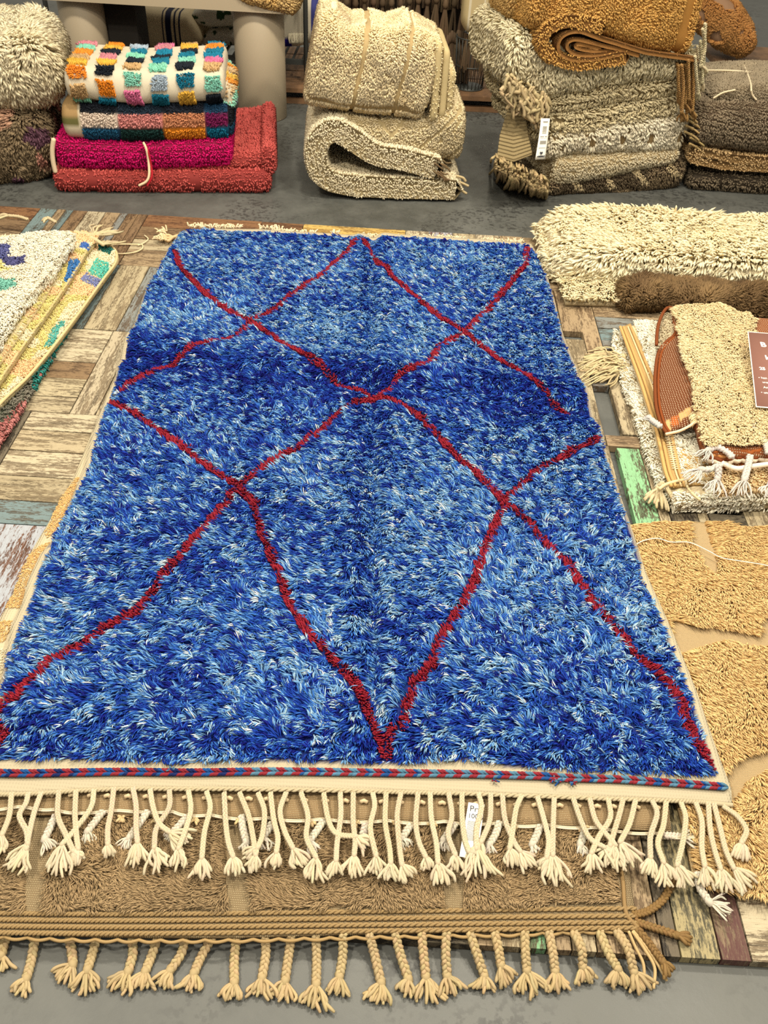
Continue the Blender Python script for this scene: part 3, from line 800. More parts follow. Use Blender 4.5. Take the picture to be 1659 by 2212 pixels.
blue = thing('wool_rug', 'large shaggy blue rug with thin red lattice lines and cream tassels', 'rug', (-0.05, 2.0, 0.02))
pile_out = np.vstack([P[0], P[:, -1], P[::-1, -1] if False else P[-1][::-1], P[::-1, 0]])[:, :2]
LB2 = [(-96, 1716), (-50, 1600), (0, 1480), (26, 1348), (47, 1308), (60, 1256), (86, 1198), (113, 1167), (131, 1130), (160, 1060), (184, 1000), (194, 950), (214, 890), (228, 858), (250, 820), (254, 785), (278, 735),
       (296, 680), (318, 615), (344, 572), (362, 538), (388, 497)]
RB2 = [(1582, 1738), (1580, 1700), (1560, 1650), (1528, 1560), (1500, 1480), (1445, 1345), (1396, 1235), (1352, 1105), (1326, 1030), (1311, 985), (1296, 925), (1268, 865), (1243, 790), (1217, 725), (1200, 655),
       (1184, 600), (1165, 555), (1148, 526)]
NB2 = [(-96, 1716), (60, 1714), (250, 1703), (500, 1704), (800, 1709), (1000, 1713), (1300, 1724), (1500, 1731), (1582, 1738)]
FB2 = [(388, 497), (440, 491), (560, 493), (700, 503), (760, 510), (900, 507), (1040, 516), (1148, 526)]
B = coons(GP(LB2, zb), GP(RB2, zb), GP(NB2, zb), GP(FB2, zb), 120, 220)
B[..., 2] = bz(B)-0.001
inner = np.array([p for p in pile_out])
def bcol(V_):
    k = inpoly(V_[:, 0], V_[:, 1], inner)
    return np.where(k[:, None], lin((16, 40, 120)), lin((214, 200, 170)))
slab('woven_base', B, 0.006, bcol, WEAVE, blue)

lines_px = [
 [(378, 535), (395, 575), (440, 625), (490, 665), (545, 690), (590, 720), (640, 765), (700, 800), (740, 830), (800, 855), (850, 872), (895, 890), (950, 940), (1000, 990), (1050, 1035), (1095, 1078), (1140, 1115),
  (1180, 1170), (1230, 1215), (1270, 1280), (1320, 1340), (1390, 1420), (1440, 1470), (1475, 1520), (1500, 1590), (1545, 1645)],
 [(770, 520), (750, 545), (700, 590), (640, 630), (590, 665), (545, 692), (500, 730), (450, 750), (410, 760), (370, 780), (320, 805), (265, 840)],
 [(235, 862), (290, 885), (345, 925), (400, 965), (450, 1005), (515, 1045), (550, 1080), (570, 1150), (600, 1220), (630, 1300), (665, 1360), (710, 1410), (760, 1470), (790, 1530), (830, 1600), (835, 1625)],
 [(800, 860), (740, 890), (700, 925), (640, 965), (580, 1000), (515, 1045), (490, 1080), (460, 1120), (415, 1170), (390, 1200), (350, 1240), (325, 1290), (290, 1320), (230, 1350), (190, 1385), (120, 1420), (80, 1460), (30, 1500), (-30, 1540)],
 [(785, 520), (815, 560), (860, 605), (905, 640), (950, 680), (1010, 715), (1060, 755), (1110, 790), (1150, 830), (1190, 865), (1230, 885)],
 [(1140, 530), (1140, 560), (1100, 610), (1060, 660), (1010, 712), (950, 745), (930, 790), (870, 815), (830, 850), (800, 860)],
 [(1290, 945), (1235, 970), (1180, 1000), (1130, 1040), (1095, 1080), (1075, 1130), (1050, 1190), (1030, 1250), (1000, 1310), (960, 1370), (940, 1430), (900, 1480), (880, 1540), (845, 1590), (830, 1620)],
 [(-10, 1555), (6, 1580), (0, 1600)]]
lines_w = [GP(l, zb+0.012) for l in lines_px]
lines_w = [l+np.array([0, .003, 0]) for l in lines_w]

deep, royal, mid, sky, pale, white = [lin(c) for c in ((10, 22, 122), (24, 66, 166), (58, 116, 192), (122, 172, 212), (178, 208, 218), (236, 238, 230))]
n, m, _ = P.shape
NB_T = 190000
def bdens(c): return 1.0+0.55*np.exp(-((c[:, 1]-0.9)/0.7)**2)
s = sample(P.reshape(-1, 3), grid_idx(n, m), P.reshape(-1, 3), NB_T, bdens)
Q, nn = s[0], s[1]
# locks: nearby strands share a direction and a yarn
cellsz = 0.014
wob = np.stack([vnoise(Q, 60), vnoise(Q+7, 60), vnoise(Q+3, 60)], -1)
ci = np.floor((Q[:, :2]+wob[:, :2]*0.006)/cellsz).astype(int)
hsh = (ci[:, 0]*73856093 ^ ci[:, 1]*19349663) & 0x7fffffff
h1 = ((hsh*48271 % 2147483647) % 10007)/10007.0; h2 = ((hsh*69621 % 2147483647) % 10009)/10009.0; h3 = ((hsh*16807 % 2147483647) % 9973)/9973.0
x, y = Q[:, 0], Q[:, 1]
xc = np.interp(y, [0.9, 2.176, 3.4], [0.012, -0.055, -0.115]); yc = 2.18-0.10*x
dx = x-xc
dist = np.full(len(Q), 9e9)
wig = np.stack([vnoise(Q, 38), vnoise(Q+21, 38)], -1)*0.006
for l in lines_w: dist = np.minimum(dist, seg_dist(Q[:, :2]+wig, l))
isred = dist < 0.0115
keep = isred | (dist > 0.0125+0.002*h1)
# how dark each part of the rug is: dye lots, deeper along fold and ends
dk = 0.26+0.26*fbm(Q*np.array([1, 1.9, 1]), 3.2)+0.16*vnoise(Q*np.array([1, 2.2, 1])+4, 11)
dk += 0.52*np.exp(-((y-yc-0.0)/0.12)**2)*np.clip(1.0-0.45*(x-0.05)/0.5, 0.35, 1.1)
dk += 0.30*np.exp(-((y-3.27)/0.06)**2)
dk += 0.26*np.clip((1.12-y)/0.2, 0, 1)*np.clip(0.62+0.6*(x/0.7)**2, 0, 1.2)  # near edge deeper: partly dye, partly the pile's changed shading painted in
dk += 0.12*np.exp(-((x+0.55)/0.25)**2-((y-1.45)/0.25)**2)+0.14*np.exp(-((x-0.42)/0.2)**2-((y-2.35)/0.2)**2)
dk -= 0.14*np.exp(-((x-0.0)/0.45)**2-((y-2.5)/0.16)**2)+0.12*np.exp(-((x-0.3)/0.3)**2-((y-1.45)/0.18)**2)
dk = np.clip(dk, 0.04, 0.95)
r = h1*0.62+rng.random(len(Q))*0.38
# cumulative choice from dark to light
stops = np.stack([.04+.50*dk, .26+.57*dk, .47+.43*dk, .70+.26*dk, .875+.105*dk], -1)
idx = (r[:, None] > stops).sum(1)
pal = np.array([deep, royal, mid, sky, pale, white])
c = pal[idx]*(1+rng.normal(0, 0.10, (len(Q), 1)))*np.array([.84, .86, .96])
c[isred] = lin((146, 30, 48))*(1+rng.normal(0, .12, (isred.sum(), 1)))
# lie of the pile
fx = -0.9+0.7*vnoise(Q, 2.5)+1.7*(h2-0.5)+.7*vnoise(Q+31, 11); fy = -0.35+1.0*vnoise(Q+13, 2.8)+1.6*(h3-0.5)+.8*vnoise(Q+41, 11)
right = np.clip((x-0.25)/0.3, 0, 1); fx = fx+right*1.1; fy = fy-right*0.5
nearc = np.exp(-(dx/0.07)**2); fx = fx*(1-nearc)+nearc*np.sign(dx)*-0.25; fy = fy*(1-nearc)-nearc*0.9
nearb = np.clip((1.02-y)/0.1, 0, 1); fx = fx*(1-.8*nearb)-.1; fy = fy-nearb*1.1
fl = np.stack([fx, fy, np.zeros(len(Q))], -1)
L = rng.uniform(.018, .031, len(Q)); L[isred] *= 0.65
ed = np.minimum(np.abs(x-np.interp(y, P[0, :, 1], P[0, :, 0])), np.abs(x-np.interp(y, P[-1, :, 1], P[-1, :, 0])))
L *= np.clip(0.5+ed/0.05, 0.5, 1.0)
L *= np.where(y > 3.22, 0.62, np.where(y < 0.95, 0.85, 1.0))
farr = np.clip((y-1.6)/1.6, 0, 1)
rad = rng.uniform(.0010, .0022, len(Q))*(1+0.35*farr); rad[isred] *= 1.4
lean = np.where(isred, 0.45, 0.80+0.12*h2)
order = keep
for order, sg_ in ((keep & (y < 1.5), 4), (keep & (y >= 1.5), 3)):
    tufts('wool_pile', Q[order], nn[order], fl[order], L[order], rad[order], c[order], blue, lean=lean[order], curl=1.0, segs=sg_, lock=.9, lockf=42., wig=0.3, dye=1.0)

# chain-stitched trim
mb = MB()
def on_blue(C, h):
    C = C.copy(); C[:, 2] = bz(C)+h; return C
tl = crom(pz([(-80, 1668), (60, 1671), (250, 1667), (420, 1669), (600, 1668), (830, 1670), (1000, 1672), (1150, 1676), (1230, 1681), (1330, 1684), (1450, 1692), (1578, 1701)], zb+.0035), 400)
tl = on_blue(arcres(tl, 190), .0035)
navy, steel, bl2, rd = lin((20, 34, 88)), lin((82, 122, 150)), lin((28, 74, 136)), lin((134, 38, 50))
for i in range(0, len(tl)-2):
    p = tl[i]; d = tl[i+1]-tl[i]; st = np.linalg.norm(d); d /= st; sd = np.array([-d[1], d[0], 0])
    f = i/len(tl)
    if (i//2) % 2 == 0: cc = rd
    else:
        rr = random.random()
        cc = navy if (f < 0.36 and rr < .55) else (steel if rr < (.2 if f < .36 else .65) else bl2)
    for sg in (-1, 1):
        q = crom([p+sd*sg*.0058-d*.007, p+sd*sg*.0048+d*.001+np.array([0, 0, .0022]), p+sd*sg*.0008+d*.011], 6)
        mb.tube(q, [.0012, .0028, .0034, .0032, .0026, .0012], vary(cc, 1, .05)[0], 6)
mb.build('braided_trim', WOOL, blue)
mb = MB()
for xx, yy in ((1068, 1685), (1196, 1683), (1205, 1690), (1216, 1686), (1238, 1690), (370, 1662)):
    q = G(xx, yy, zb+.004)
    for k in range(5):
        d = np.array([random.uniform(-1, 1), random.uniform(-1.2, .6), .4])*0.009
        mb.tube(crom([q, q+d*.6, q+d], 5), .0017, random.choice([rd, bl2, steel]), 4)
mb.build('trim_fuzz', WOOL, blue)
# twisted edging cord
C = on_blue(crom(pz([(p[0], p[1]+1) for p in NB2], zb+.001), 900), .001)
mb = MB()
for kx in range(2):
    ph = np.arange(900)*0.62+kx*math.pi; Q2 = C.copy(); Q2[:, 1] += .0022*np.sin(ph); Q2[:, 2] += .0020*np.cos(ph)
    mb.tube(Q2, .0027, lin((190, 176, 146)), 5)
mb.build('edging_cord', WOOL, blue)
BT = [([(25, 1716), (20, 1762), (5, 1802)], (-8, 1850)), ([(61, 1716), (56, 1735), (42, 1762), (57, 1795), (60, 1822)], (28, 1868)), ([(89, 1715), (74, 1755), (64, 1796), (57, 1833)], (33, 1888)),
 ([(127, 1711), (125, 1762), (142, 1803), (158, 1838)], (172, 1866)), ([(164, 1711), (162, 1759), (165, 1803), (169, 1833)], (150, 1868)), ([(203, 1710), (196, 1745), (162, 1792), (135, 1823)], (122, 1895)),
 ([(246, 1705), (240, 1752), (233, 1789), (233, 1823)], (235, 1852)), ([(287, 1705), (294, 1742), (294, 1789), (297, 1819)], (295, 1872)), ([(324, 1708), (331, 1745), (344, 1779), (365, 1797)], (404, 1826)),
 ([(366, 1710), (365, 1745), (338, 1789), (333, 1830)], (346, 1880)), ([(407, 1711), (412, 1748), (402, 1789), (386, 1832)], (385, 1880)), ([(446, 1713), (454, 1745), (442, 1796), (436, 1852)], (436, 1900)),
 ([(484, 1715), (488, 1782), (493, 1819), (503, 1850)], (508, 1894)), ([(517, 1715), (537, 1762), (547, 1812), (552, 1846)], (546, 1886)), ([(557, 1716), (571, 1752), (567, 1803), (557, 1830)], (530, 1862)),
 ([(584, 1715), (591, 1769), (600, 1809), (597, 1840)], (594, 1880)), ([(618, 1715), (605, 1752), (615, 1796), (632, 1831)], (652, 1872)), ([(650, 1715), (665, 1762), (662, 1809), (682, 1851)], (680, 1905)),
 ([(699, 1716), (707, 1762), (718, 1792), (735, 1804), (768, 1807)], (800, 1832)), ([(735, 1716), (736, 1762), (728, 1823), (726, 1858)], (718, 1898)), ([(763, 1716), (763, 1775), (767, 1816), (765, 1846)], (760, 1895)),
 ([(805, 1716), (809, 1742), (800, 1789), (812, 1848)], (816, 1893)), ([(834, 1716), (832, 1775), (841, 1830), (844, 1863)], (842, 1903)), ([(866, 1716), (858, 1762), (863, 1830), (868, 1867)], (886, 1903)),
 ([(903, 1716), (898, 1775), (905, 1819), (919, 1850)], (926, 1878)), ([(929, 1716), (932, 1769), (942, 1819), (946, 1863)], (958, 1914)), ([(969, 1716), (976, 1762), (968, 1803), (983, 1846)], (985, 1886)),
 ([(998, 1716), (998, 1762), (1003, 1809), (1012, 1838)], (1040, 1860)), ([(1033, 1716), (1040, 1745), (1030, 1789), (1029, 1832)], (1038, 1906)), ([(1060, 1717), (1058, 1771), (1040, 1818)], (1024, 1868)),
 ([(1085, 1719), (1091, 1771), (1111, 1820), (1123, 1838)], (1150, 1878)), ([(1127, 1721), (1115, 1747), (1107, 1799), (1101, 1832)], (1112, 1872)), ([(1161, 1725), (1175, 1771), (1185, 1815), (1181, 1852)], (1168, 1880)),
 ([(1197, 1727), (1195, 1779), (1194, 1846)], (1206, 1918)), ([(1238, 1727), (1254, 1771), (1274, 1811), (1304, 1830)], (1340, 1856)), ([(1274, 1729), (1286, 1771), (1310, 1803), (1328, 1824)], (1300, 1868)),
 ([(1314, 1729), (1318, 1767), (1294, 1807), (1278, 1842)], (1280, 1888)), ([(1346, 1729), (1338, 1759), (1326, 1799), (1318, 1826)], (1330, 1876)), ([(1373, 1731), (1360, 1779), (1340, 1818)], (1372, 1874)),
 ([(1409, 1733), (1419, 1759), (1405, 1807), (1405, 1852)], (1404, 1898)), ([(1439, 1735), (1433, 1783), (1421, 1822), (1433, 1862)], (1452, 1912)), ([(1471, 1737), (1481, 1767), (1475, 1818), (1463, 1868)], (1492, 1916)),
 ([(1503, 1737), (1516, 1775), (1516, 1830), (1522, 1870)], (1536, 1920)), ([(1530, 1737), (1534, 1791), (1544, 1838), (1556, 1876)], (1570, 1930)), ([(1542, 1739), (1556, 1791), (1568, 1838), (1584, 1874)], (1625, 1918)),
 ([(1562, 1745), (1592, 1763), (1612, 1793), (1602, 1820)], (1600, 1862))]
for p, tp in BT:
    p = [(a, b-3 if i == 0 else b) for i, (a, b) in enumerate(p)]
    tassel('tassel', pz(p, zb+.002, zb+.006), G(tp[0], tp[1], zb-.002), 0.0051, lin((226, 210, 180)), blue, strands=12, sr=0.0026, spread=0.62, curl=.5)
# far fringe peeping over the end
mb = MB()
for a, b_, yy in ((405, 500, 488), (500, 520, 490), (560, 610, 492), (590, 680, 500), (715, 730, 503), (770, 860, 510), (880, 1000, 512), (1040, 1130, 520)):
    for k in range(int((b_-a)*0.9)):
        xx = random.uniform(a, b_); q = G(xx, yy+(xx-a)*.03+random.uniform(0, 4), 0.02)
        d = np.array([random.uniform(-.6, .6), random.uniform(-.2, 1.0), random.uniform(0, .5)])*0.022
        mb.tube(crom([q, q+d*.6+np.array([0, 0, .005]), q+d], 5), .0028, vary(lin((226, 208, 176)), 1, .06)[0], 4)
    mb.build('far_fringe', WOOL, blue); mb = MB()
mb = MB()
for i in range(3):
    C = crom(pz([(395, 505), (375, 512), (362, 520-i*6), (348, 505+i*5)], .012, .02), 24); mb.tube(C, .006, lin((214, 184, 140)), 6)
for k in range(34):
    q = G(random.uniform(342, 362), random.uniform(496, 522), .014); d = np.array([random.uniform(-1, .2), random.uniform(-.8, .8), .4])*.026
    mb.tube(crom([q, q+d*.5+np.array([0, 0, .006]), q+d], 5), .003, vary(lin((226, 204, 166)), 1, .07)[0], 4)
mb.build('far_corner_tassel', WOOL, blue)

# ================================================================== helpers for folded goods
QB = 0.52
def fold_grid(fr, yl, depth, bot, top, r=0.05, layers=0, groove=0.012, lean=0.0, lump=0.008, ns=70, nth=64, endr=0.03, skew=0.0, seed=0., nsc=9.0, sag=0.0):
    """a folded bundle: bottom and top outlines (pixels on the bundle's front plane) fix x and z"""
    B = np.array([fr.uv(a, b, yl) for a, b in bot]); T = np.array([fr.uv(a, b, yl) for a, b in top])
    z0 = B[:, 1].min()
    B[:, 0] -= lean*(B[:, 1]-z0); T[:, 0] -= lean*(T[:, 1]-z0)
    x0 = (B[0, 0]+T[0, 0])/2; x1 = (B[-1, 0]+T[-1, 0])/2
    B = B[np.argsort(B[:, 0])]; T = T[np.argsort(T[:, 0])]
    s = 0.5-0.5*np.cos(np.linspace(0, 1, ns)*math.pi); s = 0.5*s+0.5*np.linspace(0, 1, ns)
    X = x0+(x1-x0)*s
    zb_ = np.interp(X, B[:, 0], B[:, 1]); zt_ = np.interp(X, T[:, 0], T[:, 1])
    d = np.minimum(X-x0, x1-X); inset = np.where(d < endr, endr*(1-np.sqrt(np.clip(1-(1-d/endr)**2, 0, 1))), 0)
    # rounded rectangle, unit perimeter walk starting at the middle of the underside, going to the front, up, over the top, back
    P = np.zeros((ns, nth, 3)); UV = np.zeros((ns, nth, 3))
    for i in range(ns):
        h = (zt_[i]-zb_[i])/2-inset[i]; w = depth/2-inset[i]; h = max(h, .004); w = max(w, .004)
        rr = min(r, h*0.98, w*0.98)
        per = []
        def arc(cx, cz, a0, a1, k=9):
            for a in np.linspace(a0, a1, k): per.append((cx+rr*math.cos(a), cz+rr*math.sin(a)))
        per.append((0, -h)); arc(-w+rr, -h+rr, -math.pi/2, -math.pi); arc(-w+rr, h-rr, math.pi, math.pi/2)
        arc(w-rr, h-rr, math.pi/2, 0); arc(w-rr, -h+rr, 0, -math.pi/2); per.append((0, -h))
        per = np.array(per); dd = np.r_[0, np.cumsum(np.linalg.norm(np.diff(per, axis=0), axis=1))]
        u = np.linspace(0, dd[-1], nth+1)[:-1]
        yy = np.interp(u, dd, per[:, 0]); zz = np.interp(u, dd, per[:, 1])
        if layers > 1:
            hz = (zz+h)/(2*h)*layers
            g = np.exp(-((hz-np.round(hz))/(0.16))**2)*(np.round(hz) > 0.5)*(np.round(hz) < layers-.5)
            yy = yy+g*groove*np.clip(-yy/w, 0, 1)
        zc = (zt_[i]+zb_[i])/2
        P[i, :, 0] = X[i]+lean*(zc+zz-z0)+skew*(yy+w)
        P[i, :, 1] = yl+depth/2+yy; P[i, :, 2] = zc+zz
        UV[i, :, 0] = X[i]-x0; UV[i, :, 1] = u; UV[i, :, 2] = (zz+h)/(2*h)
    Wd = fr.w(P[..., 0], P[..., 1], P[..., 2])
    nz = fbm(Wd+seed, nsc)
    up = (P[..., 2]-P[..., 2].min()) > 0.012
    ctr = Wd.mean(axis=1, keepdims=True); dr = Wd-ctr; dr /= np.linalg.norm(dr, axis=-1, keepdims=True)+1e-9
    Wd = Wd+dr*(nz*lump*up)[..., None]
    return Wd, UV
def closed(Wd, UV):
    ns, nth, _ = Wd.shape
    q = grid_idx(ns, nth, True)[:, ::-1]
    V_ = Wd.reshape(-1, 3); U_ = UV.reshape(-1, 3); Q = [q]; k = len(V_)
    for end in (0, ns-1):
        ring = Wd[end]; c = ring.mean(0); ru = UV[end]
        base = end*nth+np.arange(nth); prev = base
        for f in (0.6, 0.25, 0.02):
            new = c+(ring-c)*f; V_ = np.vstack([V_, new]); U_ = np.vstack([U_, ru]); cur = k+np.arange(nth); k += nth
            a, b = prev, np.roll(prev, -1); c2, d2 = np.roll(cur, -1), cur
            qq = np.stack([a, b, c2, d2], -1)
            Q.append(qq if end != 0 else qq[:, ::-1]); prev = cur
    return V_, np.vstack(Q)[:, ::-1], U_
def fix_out(V_, Q):
    c = V_.mean(0); a, b, d = V_[Q[:, 0]], V_[Q[:, 1]], V_[Q[:, 2]]
    nr = np.cross(b-a, d-a); f = ((a-c)*nr).sum()
    return Q if f > 0 else Q[:, ::-1]
def bundle(fr, name, parent, base_col, pile=None, pile_name='wool_pile', mat=None, **kw):
    """pile: dict(n, L, r, col(P,uv)->rgb, skip(P,uv)->bool, comb, lean, curl)"""
    Wd, UV = fold_grid(fr, **kw)
    V_, Q, U_ = closed(Wd, UV); Q = fix_out(V_, Q)
    c = base_col(V_, U_) if callable(base_col) else np.broadcast_to(base_col, V_.shape)
    o = rawmesh(name, V_, Q, np.zeros((0, 3)), mat or WOOL, parent, {'Col': c*.78, 'UVm': U_})  # base colour darkened, standing in for shade in the pile grooves
    if pile:
        s = sample(V_, Q, U_, int(pile['n']*QB), facing=-0.2)
        Pp, nn, uu = s
        if 'skip' in pile:
            k = ~pile['skip'](Pp, uu); Pp, nn, uu = Pp[k], nn[k], uu[k]
        n = len(Pp); col = pile['col'](Pp, uu) if callable(pile['col']) else np.broadcast_to(pile['col'], (n, 3))
        col = col*(1+rng.normal(0, pile.get('var', .07), (n, 1)))
        fl = pile.get('comb', (0, 0, -1))
        if callable(fl): fl = fl(Pp, uu)
        else: fl = np.broadcast_to(fl, (n, 3))+np.stack([vnoise(Pp, 12), vnoise(Pp+5, 12), vnoise(Pp+9, 12)], -1)*pile.get('swirl', .7)
        L = rng.uniform(pile['L'][0], pile['L'][1], n)
        tufts(pile_name, Pp, nn, fl, L, rng.uniform(.75, 1.25, n)*pile['r']*1.2, np.clip(col, 0, 1), parent, lean=pile.get('lean', .75), curl=pile.get('curl', .5), segs=pile.get('segs', 2), wig=pile.get('wig', .25), dye=pile.get('dye', .74))
    return V_, Q, U_
def two(c1, c2, sc=6, seed=0.):
    c1, c2 = np.asarray(c1), np.asarray(c2)
    def f(P, uv):
        h = np.clip((fbm(P+seed, sc)+.9)/1.8, 0, 1)[:, None]
        return c1*(1-h)+c2*h
    return f
def sheet_sweep(fr, spine, t, y0, y1, ny=20, lump=.004, seed=0., taper=0.0):
    """a thick sheet whose fold shows end-on: spine = local (x,z) points, swept from y0 to y1"""
    S = arcres(crom(np.array([(a, b, 0) for a, b in spine]), 160), 130)[:, :2]
    T = np.gradient(S, axis=0); T /= np.linalg.norm(T, axis=1)[:, None]; Nn = np.stack([-T[:, 1], T[:, 0]], -1)
    o = S+Nn*t/2; i_ = S-Nn*t/2
    caps = [S[-1]+T[-1]*t*.35]; cap0 = [S[0]-T[0]*t*.35]
    loop = np.vstack([o, caps, i_[::-1], cap0]); m = len(loop)
    Ys = np.linspace(y0, y1, ny); P = np.zeros((ny, m, 3)); UV = np.zeros((ny, m, 3))
    dd = np.r_[0, np.cumsum(np.linalg.norm(np.diff(loop, axis=0), axis=1))]
    for j, y in enumerate(Ys):
        P[j, :, 0] = loop[:, 0]; P[j, :, 1] = y; P[j, :, 2] = loop[:, 1]
        UV[j, :, 0] = y; UV[j, :, 1] = dd; UV[j, :, 2] = np.r_[np.ones(len(S)+1), -np.ones(len(S)+1)]
    P[0, :, 1] += 0.0
    Wd = fr.w(P[..., 0], P[..., 1], P[..., 2])
    Wd[..., 2] += np.where(P[..., 2] > .03, lump*fbm(Wd+seed, 8), 0)
    Wd += (fr.ey*0.006)*fbm(Wd+seed+3, 12)[..., None]
    q = grid_idx(ny, m, True)
    V_ = Wd.reshape(-1, 3); U_ = UV.reshape(-1, 3)
    # end strips between outer and inner skins
    K = len(S); e = []
    for row, fl in ((0, False), (ny-1, True)):
        for a in range(K-1):
            qq = [row*m+a, row*m+a+1, row*m+(m-2-(a+1)), row*m+(m-2-a)]
            e.append(qq[::-1] if fl else qq)
    e = np.array(e)
    return V_, q, e, U_
def sweep_rug(fr, parent, name, spine_px, yl, t, y0, y1, col, pile, **kw):
    sp = [fr.uv(a, b, yl) for a, b in spine_px]
    V_, q, e, U_ = sheet_sweep(fr, sp, t, y0, y1, **kw)
    a, b, d = V_[e[:, 0]], V_[e[:, 1]], V_[e[:, 2]]
    nr = np.cross(b-a, d-a).sum(0); half = len(e)//2
    n1 = np.cross(V_[e[:half, 1]]-V_[e[:half, 0]], V_[e[:half, 2]]-V_[e[:half, 0]]).sum(0)
    if n1@fr.ey > 0: e = e[:, ::-1]
    # outer skin orientation: test a face on the loop against the local spine side
    Q = np.vstack([q, e])
    o = rawmesh(name, V_, Q, np.zeros((0, 3)), WEAVE, parent, {'Col': np.broadcast_to(col, V_.shape), 'UVm': U_})
    a, b, d = V_[q[:, 0]], V_[q[:, 1]], V_[q[:, 2]]
    nq = np.cross(b-a, d-a); m = len(V_)//kw.get('ny', 20)
    zt = V_[q[:, 0], 2].argmax()
    if nq[zt][2] < 0: q = q[:, ::-1]; 
    s = sample(V_, np.vstack([q, e]), U_, int(pile['n']*QB), facing=-.2)
    Pp, nn, uu = s; n = len(Pp)
    if 'skip' in pile:
        k = ~pile['skip'](Pp, uu); Pp, nn, uu = Pp[k], nn[k], uu[k]; n = len(Pp)
    c = pile['col'](Pp, uu) if callable(pile['col']) else np.broadcast_to(pile['col'], (n, 3))
    c = c*(1+rng.normal(0, pile.get('var', .07), (n, 1)))
    fl = np.broadcast_to(pile.get('comb', (0, 0, -1)), (n, 3))+np.stack([vnoise(Pp, 12), vnoise(Pp+5, 12), vnoise(Pp+9, 12)], -1)*.8
    tufts('wool_pile', Pp, nn, fl, rng.uniform(*pile['L'], n), rng.uniform(.75, 1.25, n)*pile['r'], np.clip(c, 0, 1), parent, lean=pile.get('lean', .7), curl=.5, segs=2, dye=pile.get('dye', .74))
def base_of(fr, x, y, z): return fr.w(x, y, z)

# ================================================================== LEFT: stack of rugs on the platform
def layer(par, L, Rr, z, t, n=30, m=40, name='folded_layer', near=None, far=None, col=CREAM, mat=WEAVE, lump=.003, rnd=.006):
    P = quadpatch((L, Rr, near, far), z, n, m)
    P[..., 2] += lump*fbm(P, 9)
    o = slab(name, P, t, col*.9 if mat is WEAVE else col, WOOL if mat is WEAVE else mat, par, rnd=rnd)
    return P
def pile_on(P, par, cnt, L, r, col, comb, lean=.75, curl=.5, segs=2, keep=None, swirl=.6, name='wool_pile', edge=True, t=.02, var=.07, wig=.25):
    n, m, _ = P.shape
    V_ = P.reshape(-1, 3); Q = grid_idx(n, m)
    if edge:   # side walls too
        ring = [(i, 0) for i in range(n)]+[(n-1, j) for j in range(1, m)]+[(i, m-1) for i in range(n-2, -1, -1)]+[(0, j) for j in range(m-2, 0, -1)]
        r_ = np.array([i*m+j for i, j in ring]); k = len(V_)
        low = V_[r_]-np.array([0, 0, t]); V_ = np.vstack([V_, low])
        a = r_; b = np.roll(r_, -1); a2 = k+np.arange(len(r_)); b2 = np.roll(a2, -1)
        Q = np.vstack([Q, np.stack([a, a2, b2, b], -1)])
    s = sample(V_, Q, V_, cnt, lambda c_: ((c_[:, 0] > -1.68) & (c_[:, 0] < 1.28)).astype(float)); Pp, nn = s[0], s[1]
    if keep is not None:
        k = keep(Pp); Pp, nn = Pp[k], nn[k]
    n_ = len(Pp)
    c = col(Pp, Pp) if callable(col) else np.broadcast_to(col, (n_, 3))
    c = c*(1+rng.normal(0, var, (n_, 1)))
    fl = np.broadcast_to(comb, (n_, 3))+np.stack([vnoise(Pp, 7), vnoise(Pp+5, 7), vnoise(Pp+9, 7)], -1)*swirl
    tufts(name, Pp, nn, fl, rng.uniform(*L, n_), rng.uniform(.75, 1.25, n_)*r, np.clip(c, 0, 1), par, lean=lean, curl=curl, segs=segs, wig=wig)
def patches(base, items, z):
    it = [(GP(p, z), lin(c)) for p, c in items]
    def f(P, uv):
        c = base(P, uv) if callable(base) else np.broadcast_to(base, (len(P), 3)).copy()
        q = P[:, :2]+np.stack([vnoise(P, 40), vnoise(P+3, 40)], -1)*.006
        for pl, cc in it:
            k = inpoly(q[:, 0], q[:, 1], pl); c[k] = cc
        return c
    return f
# lowest: dark teal and rose rug
a1 = thing('folded_rug', 'dark grey and teal rug with a rose edge, lowest under the white shaggy rug', 'rug', (-1.25, 2.6, 0.0))
LX = [(-260, 1010), (-200, 520)]
P = layer(a1, LX, [(-45, 1010), (4, 940), (60, 850), (120, 745), (160, 680), (222, 580), (246, 545)], .022, .020, col=lin((90, 96, 80)))
tealr = patches(two(lin((92, 96, 84)), lin((130, 116, 100)), 9), [([(70, 810), (90, 770), (200, 600), (250, 540), (240, 640), (110, 840), (70, 880)], (30, 118, 110)), ([(-20, 930), (80, 840), (95, 850), (-30, 1040)], (176, 100, 96))], .022)
pile_on(P, a1, 26000, (.014, .024), .0026, tealr, (.6, -.6, 0), t=.018, keep=lambda Q: Q[:, 0] > -1.6)
mb = MB(); C = crom(pz([(-45, 1012), (6, 942), (62, 852), (122, 747), (163, 682), (226, 580)], .012), 120)
C[:, 0] += .003*np.sin(np.arange(120)*.9); mb.tube(C, .005, lin((176, 108, 100)), 6); mb.build('edge_cord', WOOL, a1)
